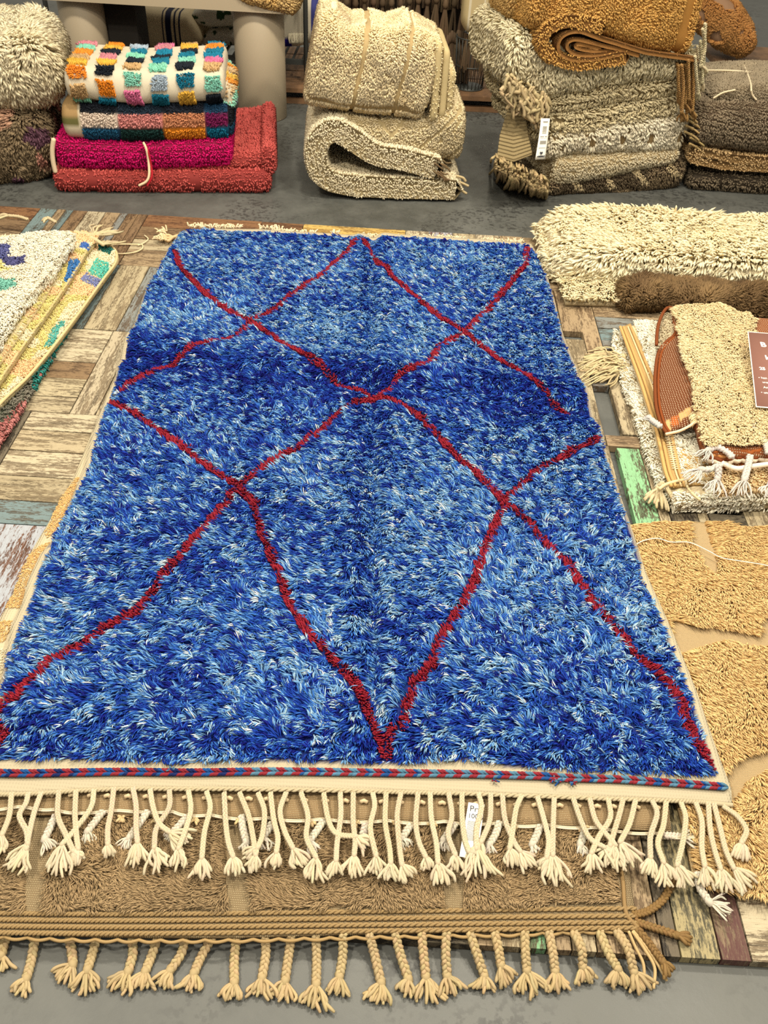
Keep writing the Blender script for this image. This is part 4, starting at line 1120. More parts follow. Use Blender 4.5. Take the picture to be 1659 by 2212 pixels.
# middle: multicoloured flat pile, folded twice
a2 = thing('folded_rug', 'short-pile rug with blue and teal blocks folded twice under the white shaggy rug', 'rug', (-1.25, 2.65, 0.02))
bl = lambda P, uv: np.where((vnoise(P*np.array([1, 1.7, 1]), 7) > .15)[:, None], lin((232, 182, 128)), np.where((vnoise(P+8, 9) > 0.25)[:, None], lin((206, 188, 106)), lin((224, 208, 168))))
P = layer(a2, LX, [(-60, 940), (0, 868), (60, 810), (120, 738), (175, 665), (222, 600), (246, 568), (250, 548), (240, 534), (214, 528)], .048, .024, far=[(-200, 500), (214, 528)], col=lin((214, 196, 150)), rnd=.012)
lower = patches(bl, [([(208, 558), (236, 572), (238, 585), (222, 603), (190, 590)], (70, 176, 156)), ([(184, 590), (222, 606), (206, 622), (172, 605)], (104, 112, 164)), ([(214, 528), (246, 535), (240, 552), (212, 540)], (20, 84, 76)),
                     ([(118, 704), (142, 690), (112, 750), (92, 752)], (60, 150, 140))], .048)
pile_on(P, a2, 32000, (.009, .014), .0028, lower, (.3, -.5, 0), lean=.45, t=.006, keep=lambda Q: Q[:, 0] > -1.7)
for dz, off in ((0, 0), (-.012, 3)):
    mb = MB(); C = crom(pz([(-60+off, 942), (2+off, 870), (62+off, 812), (122+off, 740), (177+off, 667), (224+off, 602), (248+off, 570), (252, 548), (241, 533), (216, 527)], .046+dz), 140)
    mb.tube(C, .0048, lin((206, 188, 142)), 6); mb.build('selvedge_cord', WOOL, a2)
P = layer(a2, LX, [(-60, 905), (0, 815), (45, 750), (98, 676), (141, 614), (170, 568), (188, 536), (206, 518), (210, 508), (182, 500)], .078, .026, far=[(-200, 480), (182, 500)], col=lin((214, 196, 150)), rnd=.012)
upper = patches(bl, [([(150, 560), (165, 560), (186, 578), (170, 612), (148, 634), (140, 605)], (36, 92, 164)), ([(172, 524), (182, 524), (204, 538), (200, 546), (172, 535)], (46, 86, 166)), ([(184, 574), (190, 584), (180, 600), (172, 590)], (120, 140, 160))], .078)
pile_on(P, a2, 32000, (.009, .014), .0028, upper, (.3, -.5, 0), lean=.45, t=.006, keep=lambda Q: Q[:, 0] > -1.7)
mb = MB(); C = crom(pz([(-60, 907), (2, 816), (47, 751), (100, 677), (143, 615), (172, 569), (190, 537), (208, 517), (208, 506)], .074), 140)
mb.tube(C, .0048, lin((196, 178, 132)), 6); mb.build('selvedge_cord', WOOL, a2)
P = layer(a2, LX, [(-60, 850), (0, 778), (30, 735), (62, 690), (95, 640), (108, 615), (130, 585)], .098, .018, far=[(-200, 480), (150, 520)], col=lin((214, 196, 150)), rnd=.010)
pile_on(P, a2, 8000, (.006, .010), .0024, bl, (.3, -.5, 0), lean=.45, t=.006, keep=lambda Q: Q[:, 0] > -1.7)
# top: white shaggy rug with symbols
a3 = thing('folded_rug', 'white shaggy rug with navy and teal symbols, topmost of the rugs by the parquet', 'rug', (-1.3, 2.75, 0.1))
P = layer(a3, LX, [(-84, 850), (-26, 768), (4, 722), (34, 678), (66, 634), (76, 618), (94, 600), (110, 585), (124, 556), (144, 528), (160, 508)], .125, .024, far=[(-200, 450), (0, 484), (60, 482), (120, 490), (160, 508)], col=IVORY, rnd=.012)
sym = patches(two(lin((248, 234, 204)), lin((252, 244, 222)), 5), [([(-30, 522), (8, 524), (22, 528), (16, 548), (6, 564), (-30, 575)], (74, 78, 140)), ([(4, 552), (48, 550), (50, 566), (28, 572), (0, 570)], (66, 66, 118)),
      ([(-30, 600), (0, 598), (32, 600), (28, 614), (12, 624), (-30, 630)], (110, 186, 166)), ([(-30, 562), (4, 556), (2, 574), (20, 574), (22, 580), (-30, 590)], (236, 224, 140))], .135)
pile_on(P, a3, 36000, (.020, .034), .0023, sym, (.6, -.7, 0), lean=.9, curl=.35, segs=3, t=.02, keep=lambda Q: Q[:, 0] > -1.75, swirl=.5)
for i, (p, tp) in enumerate((([(160, 500), (185, 506), (200, 508)], (250, 492)), ([(195, 512), (210, 520), (222, 528)], (232, 520)), ([(60, 474), (40, 468), (20, 466)], (-6, 470)), ([(120, 480), (110, 474), (104, 471)], (92, 478)))):
    tassel('tassel', pz(p, .08 if i < 2 else .06), G(tp[0], tp[1], .05), .007, lin((226, 208, 168)), a3, strands=10, sr=.0035, spread=.6)
mb = MB()
yarn(mb, pz([(240, 545), (262, 548), (290, 545), (306, 538), (308, 530), (300, 528), (250, 528), (236, 534)], .006), .0028, lin((222, 204, 166)), 50, 5)
yarn(mb, pz([(298, 530), (312, 524), (320, 516), (312, 508)], .006), .0024, lin((226, 210, 176)), 20, 5)
mb.build('loose_yarn', WOOL, a2)

# ================================================================== RIGHT: big shaggy cream rug
b0 = thing('folded_rug', 'brown shaggy rug rolled up against the front of the big cream shaggy rug', 'rug', (1.2, 3.0, 0))
frb = Fr((1340, 672), (1659, 690), 0.0)
bundle(frb, 'rolled_body', b0, lin((96, 76, 52)), yl=0.0, depth=.12, bot=[(1345, 674), (1480, 680), (1760, 696)], top=[(1347, 632), (1400, 622), (1480, 632), (1560, 640), (1760, 655)], r=.07, lump=.024, nsc=13,
       pile=dict(n=26000, L=(.020, .036), r=.0034, dye=1.0, col=two(lin((88, 66, 44)), lin((150, 122, 84)), 16), comb=(0, -.2, -.4), swirl=1.6, lean=.55, curl=.9, wig=.5))
b1 = thing('folded_rug', 'big cream shaggy rug with long yarn pile, folded thick at the platform corner', 'rug', (1.2, 3.3, 0))
frs = Fr((1200, 655), (1659, 640), 0.0)
P = quadpatch(([(1222, 652), (1188, 560), (1165, 500)], [(1345, 655), (1345, 590), (1345, 560)]), .018, 20, 20)
slab('lower_flap', P, .016, CREAM2, WEAVE, b1)
s = sample(P.reshape(-1, 3), grid_idx(20, 20), P.reshape(-1, 3), 3500); cnt = len(s[0])
edge_y = s[0][:, 1] < P[..., 1].min()+.12
tufts('lower_pile', s[0], s[1], np.stack([-.3+np.zeros(cnt), -1+np.zeros(cnt), np.zeros(cnt)], -1), rng.uniform(.04, .06, cnt), .0036, vary(lin((232, 214, 168)), cnt, .07), b1, lean=.85, curl=.25, segs=4, wig=.15)
frs = Fr((1200, 612), (1640, 636), 0.0)
bundle(frs, 'folded_body', b1, lin((214, 192, 144)), yl=0.0, depth=.44, bot=[(1190, 611), (1320, 618), (1460, 626), (1640, 636), (1840, 648)],
       top=[(1190, 572), (1260, 556), (1360, 552), (1480, 562), (1640, 574), (1840, 586)], r=.05, lump=.014, endr=.09, nsc=5,
       pile=dict(n=30000, L=(.045, .070), r=.0040, col=two(lin((236, 216, 168)), lin((248, 236, 198)), 5), comb=lambda P, u: np.stack([-.25+1.1*vnoise(P, 6)-.6*np.clip((.75-P[:, 0])/.2, 0, 1), -.8+.9*vnoise(P+5, 6), -.3+0*P[:, 0]], -1),
                 lean=.8, curl=.35, segs=4, wig=.28))

# ================================================================== RIGHT: ivory rug with tan border, folded
c1 = thing('folded_rug', 'ivory rug with a tan corded border and fringe, folded under the cream and rust rug', 'rug', (1.0, 2.2, 0))
P = layer(c1, [(1462, 1094), (1452, 1074), (1434, 1058), (1418, 1022), (1400, 975), (1388, 930), (1370, 880), (1352, 835), (1338, 790), (1328, 745), (1330, 716)], [(1900, 1080), (1760, 720)], .022, .020, near=[(1462, 1094), (1560, 1092), (1900, 1084)], far=[(1330, 716), (1400, 705), (1760, 715)], col=lin((226, 208, 170)), rnd=.008)
WH = two(lin((246, 234, 206)), lin((252, 246, 228)), 6)
pile_on(P, c1, 20000, (.014, .022), .0025, WH, (-.8, -.5, 0), lean=.75, segs=3, t=.018)
P = layer(c1, [(1464, 1082), (1450, 1052), (1438, 1030), (1430, 985), (1418, 940), (1404, 890), (1385, 830), (1366, 775), (1346, 718), (1344, 700)], [(1900, 1070), (1760, 705)], .046, .022, near=[(1464, 1082), (1560, 1078), (1900, 1072)], far=[(1344, 700), (1400, 694), (1760, 700)], col=lin((226, 208, 170)), rnd=.010)
pile_on(P, c1, 34000, (.014, .022), .0025, WH, (-.9, -.3, 0), lean=.75, segs=3, t=.018,
        keep=lambda Q: ~inpoly(Q[:, 0], Q[:, 1], GP([(1340, 690), (1372, 695), (1392, 760), (1420, 850), (1440, 930), (1455, 990), (1480, 1030), (1530, 1050), (1530, 1068), (1450, 1060), (1400, 900)], .05)))
# border cords and flat woven corner
P = quadpatch(([(1454, 1052), (1440, 1020), (1430, 975), (1420, 930), (1404, 880), (1386, 825), (1366, 770), (1340, 708)], [(1502, 1046), (1480, 1022), (1462, 985), (1448, 940), (1436, 890), (1414, 820), (1392, 760), (1362, 698)]), .053, 12, 70)
slab('tan_border', P, .006, lin((204, 168, 110)), WEAVE, c1)
P = quadpatch(([(1502, 1046), (1470, 990), (1463, 962)], [(1560, 1046), (1540, 1014), (1512, 985)]), .054, 12, 12)
slab('tan_corner', P, .005, lin((216, 176, 112)), WEAVE, c1)
mb = MB()
for off, rr, cc in ((0, .0055, (204, 166, 106)), (9, .005, (198, 160, 102)), (30, .0052, (192, 156, 102)), (22, .003, (226, 200, 154))):
    C = crom(pz([(1450+off, 1050), (1438+off, 1020), (1428+off, 975), (1418+off, 930), (1402+off, 880), (1384+off*.95, 825), (1364+off*.85, 770), (1340+off*.75, 706)], .055), 160)
    mb.tube(C, rr, lin(cc), 6)
for k in range(24):
    y = 905+k*4.6; xa = np.interp(y, [880, 930, 975, 1020], [1412, 1428, 1438, 1448]); mb.tube(pz([(xa+6, y), (xa+26, y-2+k*.2)], .058), .0016, lin((250, 232, 190)), 4)
mb.build('border_cord', WOOL, c1)
mb = MB()
yarn(mb, pz([(1424, 1056), (1440, 1046), (1470, 1038), (1500, 1036), (1545, 1034)], .058), .0048, lin((222, 202, 160)), 40, 6)
yarn(mb, pz([(1480, 1030), (1484, 1050), (1496, 1066), (1512, 1080)], .060), .0034, lin((218, 200, 160)), 24, 5)
mb.build('fringe_cord', WOOL, c1)
tassel('tassel', pz([(1434, 1044), (1426, 1050), (1421, 1055)], .05, .04), G(1402, 1086, .02), .0085, lin((226, 206, 166)), c1, strands=10, sr=.0036, spread=.4)
tassel('tassel', pz([(1428, 1046), (1427, 1054), (1427, 1060)], .05, .04), G(1432, 1104, .012), .007, lin((222, 202, 162)), c1, strands=5, sr=.0036, spread=.3)
tassel('tassel', pz([(1440, 1054), (1446, 1064), (1452, 1074)], .05, .04), G(1468, 1092, .03), .006, lin((222, 202, 162)), c1, strands=3, sr=.0032, spread=.2)
for i in range(3):
    q0 = [(1352, 775), (1360, 790), (1355, 800)][i]; tp = [(1262, 772), (1254, 800), (1290, 828)][i]
    tassel('grey_fringe', pz([q0, (q0[0]-8, q0[1]+2), (q0[0]-15, q0[1]+5)], .03, .02), G(tp[0], tp[1], .004), .008, lin((206, 188, 146)), c1, strands=10, sr=.0026, spread=.6, curl=.8)
mb = MB()
for k in range(44):
    a = (random.uniform(1318, 1356), random.uniform(762, 800)); b_ = (a[0]-random.uniform(40, 85), a[1]+random.uniform(-20, 45))
    m_ = ((a[0]+b_[0])/2+random.uniform(-8, 8), (a[1]+b_[1])/2-random.uniform(2, 12))
    yarn(mb, pz([a, ((a[0]+m_[0])/2+random.uniform(-6, 6), (a[1]+m_[1])/2+random.uniform(-6, 6)), m_, b_], .036, .006), .0024, vary(lin((206, 188, 148)), 1, .06)[0], 14, 5)
mb.build('fringe_yarn', WOOL, c1)

# ================================================================== RIGHT: cream rug with rust backing on top
c2 = thing('folded_rug', 'cream pile rug with rust woven backing and white braided tassels, topmost beside the sign', 'rug', (1.05, 2.3, .05))
P = layer(c2, [(1558, 1058), (1545, 1030), (1540, 1005), (1560, 900)], [(1900, 1040), (1860, 880)], .072, .022, near=[(1558, 1058), (1640, 1052), (1900, 1042)], col=lin((216, 182, 130)), rnd=.01)
pile_on(P, c2, 9000, (.014, .022), .0022, two(lin((222, 184, 130)), lin((238, 208, 156)), 8), (0, -1, 0), lean=.8, segs=3, t=.02)
P = layer(c2, [(1545, 1010), (1520, 960), (1490, 900), (1475, 880)], [(1900, 1010), (1860, 800)], .086, .010, near=[(1545, 1010), (1620, 1000), (1900, 995)], col=lin((176, 92, 40)), mat=RUSTW)
P = layer(c2, [(1524, 978), (1512, 940), (1502, 895), (1492, 840), (1476, 780), (1462, 720), (1450, 664)], [(1900, 985), (1780, 690)], .118, .026, near=[(1524, 978), (1600, 976), (1660, 974), (1900, 975)], far=[(1450, 664), (1500, 656), (1560, 658), (1600, 678), (1780, 690)], col=lin((150, 82, 42)), mat=RUSTW, rnd=.008, lump=.005)
lim2 = GP([(1524, 962), (1512, 935), (1502, 893), (1494, 838), (1480, 778), (1466, 718), (1452, 660), (1560, 655), (1626, 680), (1634, 700), (1640, 760), (1760, 770), (1800, 690), (1900, 960), (1590, 962)], .12)
lim3 = GP([(1626, 670), (1664, 665), (1676, 768), (1640, 770)], .12)
pile_on(P, c2, 40000, (.022, .036), .0021, two(lin((222, 192, 136)), lin((236, 214, 164)), 6), (-.35, -.9, 0), lean=.88, segs=3, t=.004, curl=.5, swirl=.45,
        keep=lambda Q: inpoly(Q[:, 0], Q[:, 1], lim2) & ~inpoly(Q[:, 0], Q[:, 1], lim3) & ((Q[:, 1] > -9)))
# rust flap folded out at the side
L = [(1440, 934), (1428, 915), (1419, 880), (1416, 840), (1417, 800), (1424, 760), (1448, 735)]
Rr = [(1502, 908), (1500, 890), (1494, 850), (1484, 810), (1474, 775), (1466, 745), (1460, 725)]
zs = np.linspace(.085, .112, 7)
P = coons(np.array([G(p[0], p[1], .078+.005*i) for i, p in enumerate(L)]), np.array([G(p[0], p[1], .112) for p in Rr]), np.array([G(1440, 934, .078), G(1475, 922, .09), G(1502, 908, .112)]), np.array([G(1448, 735, .108), G(1460, 725, .112)]), 18, 50)
Pm = P.copy()
def flapcol(V_):
    c = np.broadcast_to(lin((118, 60, 26)), V_.shape).copy()
    for pl, cc in (([(1420, 915), (1446, 905), (1452, 925), (1438, 936)], (238, 196, 130)), ([(1466, 895), (1486, 890), (1490, 905), (1470, 910)], (232, 188, 122)), ([(1448, 900), (1464, 898), (1466, 915), (1452, 918)], (196, 100, 36))):
        w_ = GP(pl, .09); k = inpoly(V_[:, 0], V_[:, 1], w_); c[k] = lin(cc)
    return c
slab('rust_flap', P, .006, flapcol, RUSTW, c2)
mb = MB()
edge = pz([(1440, 936), (1428, 916), (1418, 880), (1415, 840), (1416, 800), (1423, 760), (1440, 738), (1456, 724), (1464, 705), (1464, 682), (1452, 666), (1438, 668), (1426, 690), (1420, 715), (1418, 745)], .086, .13)
mb.tube(crom(edge, 200), .0055, lin((122, 64, 30)), 7)
mb.tube(crom(edge+np.array([.010, 0, .001]), 200)[:110], .0042, lin((136, 70, 30)), 6)
mb.build('rust_piping', WOOL, c2)
mb = MB(); mb.tube(crom(pz([(1438, 938), (1470, 930), (1504, 912)], .09, .115), 50), .0042, lin((240, 214, 180)), 6); mb.build('pale_edge', WOOL, c2)
P2 = quadpatch(([(1424, 758), (1424, 700), (1434, 676)], [(1450, 745), (1456, 700), (1450, 680)]), .100, 8, 14)
slab('fold_lining', P2, .012, lin((190, 170, 132)), WEAVE, c2)
pile_on(P2, c2, 900, (.012, .018), .0026, lin((200, 182, 146)), (0, -1, 0), lean=.6, segs=2, t=.01, name='lining_pile')
# ruffled rust hem and its tassels
mb = MB()
for k, (z, cc) in enumerate(((.112, (150, 80, 34)), (.106, (190, 130, 76)), (.100, (118, 58, 26)), (.095, (214, 198, 176)))):
    C = crom(pz([(1524, 972+k*7), (1560, 978+k*8), (1590, 972+k*8), (1620, 978+k*6), (1650, 972+k*7), (1720, 978+k*7)], z), 100)
    C[:, 1] += .003*np.sin(np.arange(100)*.5+k); mb.tube(C, .006, lin(cc), 6)
mb.build('ruffled_hem', WOOL, c2)
WT = lin((222, 214, 206))
for p, tp in (([(1582, 988), (1570, 976), (1548, 966), (1530, 972)], (1514, 992)), ([(1557, 1002), (1545, 1010), (1530, 1014), (1514, 1014)], (1486, 1042)), ([(1551, 1006), (1552, 1022), (1550, 1034)], (1538, 1068)),
              ([(1620, 984), (1616, 1006), (1608, 1036)], (1598, 1074)), ([(1660, 980), (1654, 960), (1640, 938), (1632, 930)], (1606, 908)), ([(1680, 1000), (1672, 1036), (1664, 1046)], (1650, 1074)), ([(1427, 922), (1416, 914), (1408, 908)], (1390, 900))):
    z0 = .128 if tp[1] < 1000 else .118
    tassel('white_tassel', pz(p, z0, z0-.008 if tp[1] < 1000 else .098), G(tp[0], tp[1], z0-.008 if tp[1] < 1000 else .085), .0092, WT, c2, strands=14, sr=.0017, spread=.6)
mb = MB()
yarn(mb, pz([(1560, 1000), (1590, 1012), (1620, 1008), (1680, 1000)], .10), .007, lin((240, 230, 216)), 40, 6); mb.build('hem_cord', WOOL, c2)

# sign standing on the rust-backed rug
SIGN = plain_mat('brown_card', (122, 86, 76), 0.7, var=.03, spec=.12); SW = plain_mat('white_print', (232, 228, 220), 0.6, spec=.2)
tl = G(1615, 716, .185); bl_ = G(1633, 879, .142)
dn = bl_-tl; xd = np.array([1.0, -0.035, 0.0]); wd = .21
trc = tl+xd*wd; brc = bl_+xd*wd
sg = thing('sign', 'brown printed card sign with a white edge lying on the cream and rust rug', 'sign', (tl+brc)/2)
cor = [tl, trc, brc, bl_]
_, nr = card('sign_card', cor, 0, .0015, SW, sg, nx=3, ny=3)
ins = [on_card(cor, u, v, .0006, nr) for u, v in ((.012, .011), (.988, .011), (.988, .989), (.012, .989))]
card('printed_panel', ins, 0, .0005, SIGN, sg, nx=3, ny=3)
ud = np.array(cor[0])-np.array(cor[3]); hh = np.linalg.norm(ud)
def st(t, px, py, size, bold=0.0):
    # place the writing where the photo shows it: baseline-left at a pixel on the card's plane
    d = ray(px, py); tt = ((np.array(tl)-CAM)@nr)/(d@nr); o = CAM+d*tt+nr*.0010
    text_on(t, o, xd, ud, size, SW, sg, bold=bold)
st('B', 1643.5, 749, .031, .0009); st('k', 1654, 777, .029, .0009); st('25', 1641, 799, .0175, .0006)
st('\u2022 han', 1638.5, 818, .0122, .0001); st('vro', 1647, 828, .0122, .0001); st('Am', 1649, 839, .0122, .0001); st('\u2022 un', 1644, 850, .0122, .0001)

# ================================================================== BACK ROW: colourful stack on the concrete
frA = Fr((113, 418), (585, 420))
def base_at(fr, x): return tuple(fr.w(np.array(x), np.array(.2), np.array(-.025)))
CORAL = two(lin((176, 66, 62)), lin((206, 92, 86)), 10)
def ribs(step, w=.25, z=False):
    return lambda P, uv: ((uv[:, 1]+.004*vnoise(P, 14)) % step) < step*w
d0 = thing('folded_rug', 'coral pink ribbed rug, lowest and widest of the colourful stack', 'rug', base_at(frA, .45))
bundle(frA, 'lower_fold', d0, lin((150, 56, 52)), yl=0.0, depth=.74, bot=[(115, 417), (300, 420), (584, 420)], top=[(115, 374), (300, 378), (584, 372)], r=.04, lump=.006,
       pile=dict(n=26000, L=(.010, .016), r=.0030, dye=.92, col=CORAL, skip=lambda P, u: ribs(.030, .16)(P, u) | ((np.abs(u[:, 0]-.165) < .02) | (np.abs(u[:, 0]-.60) < .02)) & (vnoise(P, 60) > -.3), lean=.4, curl=.6))
bundle(frA, 'upper_fold', d0, lin((150, 56, 52)), yl=.05, depth=.68, bot=[(330, 384), (592, 372)], top=[(330, 352), (450, 350), (592, 330)], r=.04, lump=.008,
       pile=dict(n=20000, L=(.010, .016), r=.0030, dye=.92, col=CORAL, skip=ribs(.032, .16), lean=.4, curl=.6))
bundle(frA, 'edge_roll', d0, lin((150, 56, 52)), yl=.03, depth=.66, bot=[(566, 385), (596, 380)], top=[(568, 322), (594, 320)], r=.03, lump=.006,
       pile=dict(n=8000, L=(.010, .016), r=.0030, dye=.92, col=CORAL, skip=ribs(.026, .2), lean=.4, curl=.6))
mb = MB(); q = [frA.w(*[np.array(v) for v in frA_]) for frA_ in ()]
d1 = thing('folded_rug', 'magenta ribbed rug folded on top of the coral rug, tied with white cord', 'rug', base_at(frA, .4))
MAG = two(lin((196, 8, 92)), lin((224, 22, 116)), 10)
bundle(frA, 'folded_body', d1, lin((140, 4, 64)), yl=.035, depth=.50, bot=[(118, 372), (300, 376), (496, 370)], top=[(124, 303), (300, 312), (502, 300)], r=.07, lump=.007,
       pile=dict(n=26000, L=(.010, .017), r=.0030, dye=.95, col=MAG, skip=ribs(.026, .17), lean=.4, curl=.6))
mb = MB()
def fw(fr, pts, yl):
    out = []
    for p in pts:
        y = yl if len(p) < 3 else p[2]; x, z = fr.uv(p[0], p[1], y); out.append(fr.w(np.array(x), np.array(y), np.array(z)))
    return np.array(out)
mb.tube(crom(fw(frA, [(116, 300), (113, 325), (115, 350), (120, 372)], .03), 24), .010, lin((226, 206, 176)), 6)
mb.build('pale_selvedge', WOOL, d1)
mb = MB(); mb.tube(crom(fw(frA, [(310, 308, .03), (316, 322, .012), (321, 350, .005), (322, 378, -.02), (316, 392, -.03), (300, 401, -.035)], .0), 40), .0055, lin((226, 204, 170)), 6)
mb.tube(crom(fw(frA, [(314, 312, .03), (321, 330, .008), (327, 360, .0), (328, 382, -.025), (318, 402, -.035)], .0), 40), .0042, lin((176, 30, 44)), 6)
mb.build('tie_cord', WOOL, d1)
d2 = thing('folded_rug', 'checkered rug of blue, green, pink and orange squares, in the colourful stack', 'rug', base_at(frA, .4))
xA0 = frA.uv(128, 306, .05)[0]
cx = [frA.uv(p, 280, .05)[0]-xA0 for p in (163, 245, 343, 434, 482)]
rows = [[(20, 24, 34), (30, 44, 60), (22, 28, 40), (24, 60, 92), (20, 20, 26)], [(226, 206, 190), (208, 130, 126), (200, 130, 92), (110, 20, 72), (20, 22, 30)], [(22, 74, 108), (14, 44, 42), (222, 134, 34), (10, 96, 128), (26, 70, 100)]]
def chk(P, u):
    c = np.zeros((len(P), 3)); col = np.searchsorted(np.array(cx), u[:, 0])-1; z = u[:, 2]
    topside = (u[:, 1] > .225+.15)
    rw = np.where(z > .80, 0, np.where(z > .42, 1, 2)); rw = np.where(topside, (((u[:, 1]-.375)/.1).astype(int)+1) % 3, rw)
    R_ = lin(np.array(rows, float).reshape(-1, 3)).reshape(3, 5, 3)
    return R_[rw, np.clip(col, 0, 4)]
bundle(frA, 'folded_body', d2, lambda P, u: np.where(((u[:, 2] > .45) & (u[:, 2] < .72) & (u[:, 0] < cx[0]))[:, None], lin((112, 108, 62)), np.where(((u[:, 2] > .72) & (u[:, 0] < cx[0]))[:, None], lin((176, 142, 96)), np.where((u[:, 0] > cx[0]+.01)[:, None], chk(P, u)*.9, lin((222, 208, 180))))), yl=.05, depth=.45,
       bot=[(130, 305), (300, 311), (500, 305)], top=[(134, 228), (300, 232), (500, 228)], r=.06, lump=.004,
       pile=dict(n=30000, L=(.010, .017), r=.0030, dye=.9, col=chk, var=.1, skip=lambda P, u: (u[:, 0] < cx[0]) | (np.abs(u[:, 2]-.42+.02*vnoise(P, 9)) < .035) | (np.min(np.abs(u[:, 0][:, None]-np.array(cx)[None]), axis=1) < .006), lean=.4, curl=.7))
d3 = thing('folded_rug', 'cream rug scattered with multicoloured tufted squares, topmost of the colourful stack', 'rug', base_at(frA, .38))
DC = lin(np.array([(226, 130, 30), (20, 116, 150), (20, 26, 36), (206, 128, 140), (130, 204, 176), (160, 176, 192), (196, 158, 108), (222, 170, 60), (214, 106, 150), (20, 110, 140), (130, 200, 180), (226, 134, 40)], float))
def dots(P, u):
    i = np.floor(u[:, 0]/.108).astype(int); a = u[:, 1]+np.where(i % 2 == 0, 0, .030)+.012*((i*5) % 3); j = np.floor(a/.070).astype(int)
    h = ((i*7+j*5+((i*i*3+j*j*11+i*j*5) % 7)*3)) % len(DC); fxx = (u[:, 0]/.108) % 1; fyy = (a/.070) % 1
    wv = vnoise(P, 30)*.06
    ins = (np.abs(fxx-.5+wv+.08*np.sin(j*3.1)) < .30) & (np.abs(fyy-.5-wv) < .37)
    return h, ins
bundle(frA, 'folded_body', d3, lambda P, u: np.broadcast_to(lin((232, 220, 196)), (len(P), 3)), yl=.05, depth=.44, bot=[(137, 224), (200, 224), (300, 234), (420, 228), (484, 222)], top=[(140, 150), (300, 158), (488, 150)], r=.075, lump=.010,
       pile=dict(n=60000, L=(.016, .024), r=.0030, dye=.9, col=lambda P, u: DC[dots(P, u)[0]], skip=lambda P, u: ~dots(P, u)[1], var=.1, lean=.45, curl=.8))
bundle(frA, 'inner_fold', d3, lin((228, 214, 188)), yl=.10, depth=.36, bot=[(462, 232), (508, 240)], top=[(462, 175), (506, 190)], r=.03, lump=.012,
       pile=dict(n=2500, L=(.014, .02), r=.0032, col=lambda P, u: DC[dots(P, u)[0]], skip=lambda P, u: ~dots(P, u)[1], lean=.4))

# ------------------------------------------------------------------ cream stack in the middle
frB = Fr((690, 430), (988, 438))
e0 = thing('folded_rug', 'cream ribbed rug folded in a loop, lowest of the three cream rugs', 'rug', base_at(frB, .3))
RIB = two(lin((222, 204, 164)), lin((240, 224, 188)), 9)
sweep_rug(frB, e0, 'folded_sheet', [(984, 411), (860, 407), (752, 401), (700, 384), (682, 345), (690, 305), (722, 284), (760, 302), (812, 336), (870, 346), (944, 366)], -.0, .088, 0, .50, lin((180, 160, 120)),
          dict(n=52000, L=(.009, .015), r=.0030, col=RIB, skip=lambda P, u: ((((u[:, 2]+1)*2.1+.08*vnoise(P, 18)) % 1 < .14) & (np.abs(u[:, 2]) < .96)) | ((np.abs(u[:, 2]) > .96) & ((u[:, 0]+.003*vnoise(P, 18)) % .026 < .004)), lean=.4), ny=26)
mb = MB()
for k in range(14):
    a = (random.uniform(936, 958), random.uniform(340, 382)); mb.tube(crom(fw(frB, [a, (a[0]+8, a[1]+6), (a[0]+random.uniform(8, 20), a[1]+random.uniform(4, 16))], -.01), 8), .0042, vary(lin((122, 100, 72)), 1, .1)[0], 5)
mb.build('brown_fringe', WOOL, e0)
for p in ([(984, 390), (1000, 396), (1012, 402)], [(984, 402), (998, 412), (1008, 418)], [(986, 380), (1000, 384), (1006, 392)]):
    mb = MB(); mb.tube(crom(fw(frB, p, .02), 12), .006, lin((196, 176, 136)), 5); mb.build('yarn_end', WOOL, e0)
e1 = thing('folded_rug', 'beige rug with carved chevron lines, middle of the three cream rugs', 'rug', base_at(frB, .3))
def chev(P, u):
    x = u[:, 0]; z = P[:, 2]
    c = np.abs(((z-.9*np.abs(x-.24)) % .16)-.08) < .0085
    return c
bundle(frB, 'folded_body', e1, lin((196, 174, 130)), yl=.05, depth=.44, bot=[(722, 296), (790, 320), (850, 343), (920, 352), (1000, 350)], top=[(725, 250), (800, 262), (900, 262), (955, 235), (1004, 240)], r=.07, lump=.008,
       pile=dict(n=26000, L=(.010, .018), r=.0030, col=two(lin((206, 184, 138)), lin((226, 206, 162)), 8), skip=chev, lean=.6))
e2 = thing('folded_rug', 'plump cream rug with raised rectangular panels, topmost of the three cream rugs', 'rug', base_at(frB, .25))
g1, g2 = .20, .375
def pan(P, u):
    front = u[:, 1] < 1.2
    return (np.abs(u[:, 0]-g1+.004*vnoise(P, 9)) < .010) | (np.abs(u[:, 0]-g2+.004*vnoise(P, 9)) < .010) | ((u[:, 2] > .085) & (u[:, 2] < .155+.02*vnoise(P, 8)) & (u[:, 1] < .40))
bundle(frB, 'folded_body', e2, lin((196, 170, 122)), yl=.02, depth=.42, bot=[(648, 232), (700, 238), (760, 250), (925, 268)], top=[(700, 38), (722, 48), (760, 72), (800, 66), (840, 76), (885, 62), (942, 92)], r=.10, lump=.013, lean=.20, endr=.03, ns=110, nsc=7,  # base darker than pile: shade of the recessed grooves put into its colour
       pile=dict(n=60000, L=(.012, .022), r=.0028, col=two(lin((232, 206, 152)), lin((246, 226, 180)), 7), skip=pan, lean=.65, swirl=.6))
bundle(frB, 'corner_peak', e2, lin((224, 200, 154)), yl=.10, depth=.16, bot=[(690, 90), (760, 95)], top=[(712, 26), (722, 22), (756, 62)], r=.03, lump=.006, endr=.02,
       pile=dict(n=5000, L=(.014, .022), r=.0028, col=lin((240, 216, 168)), lean=.6))
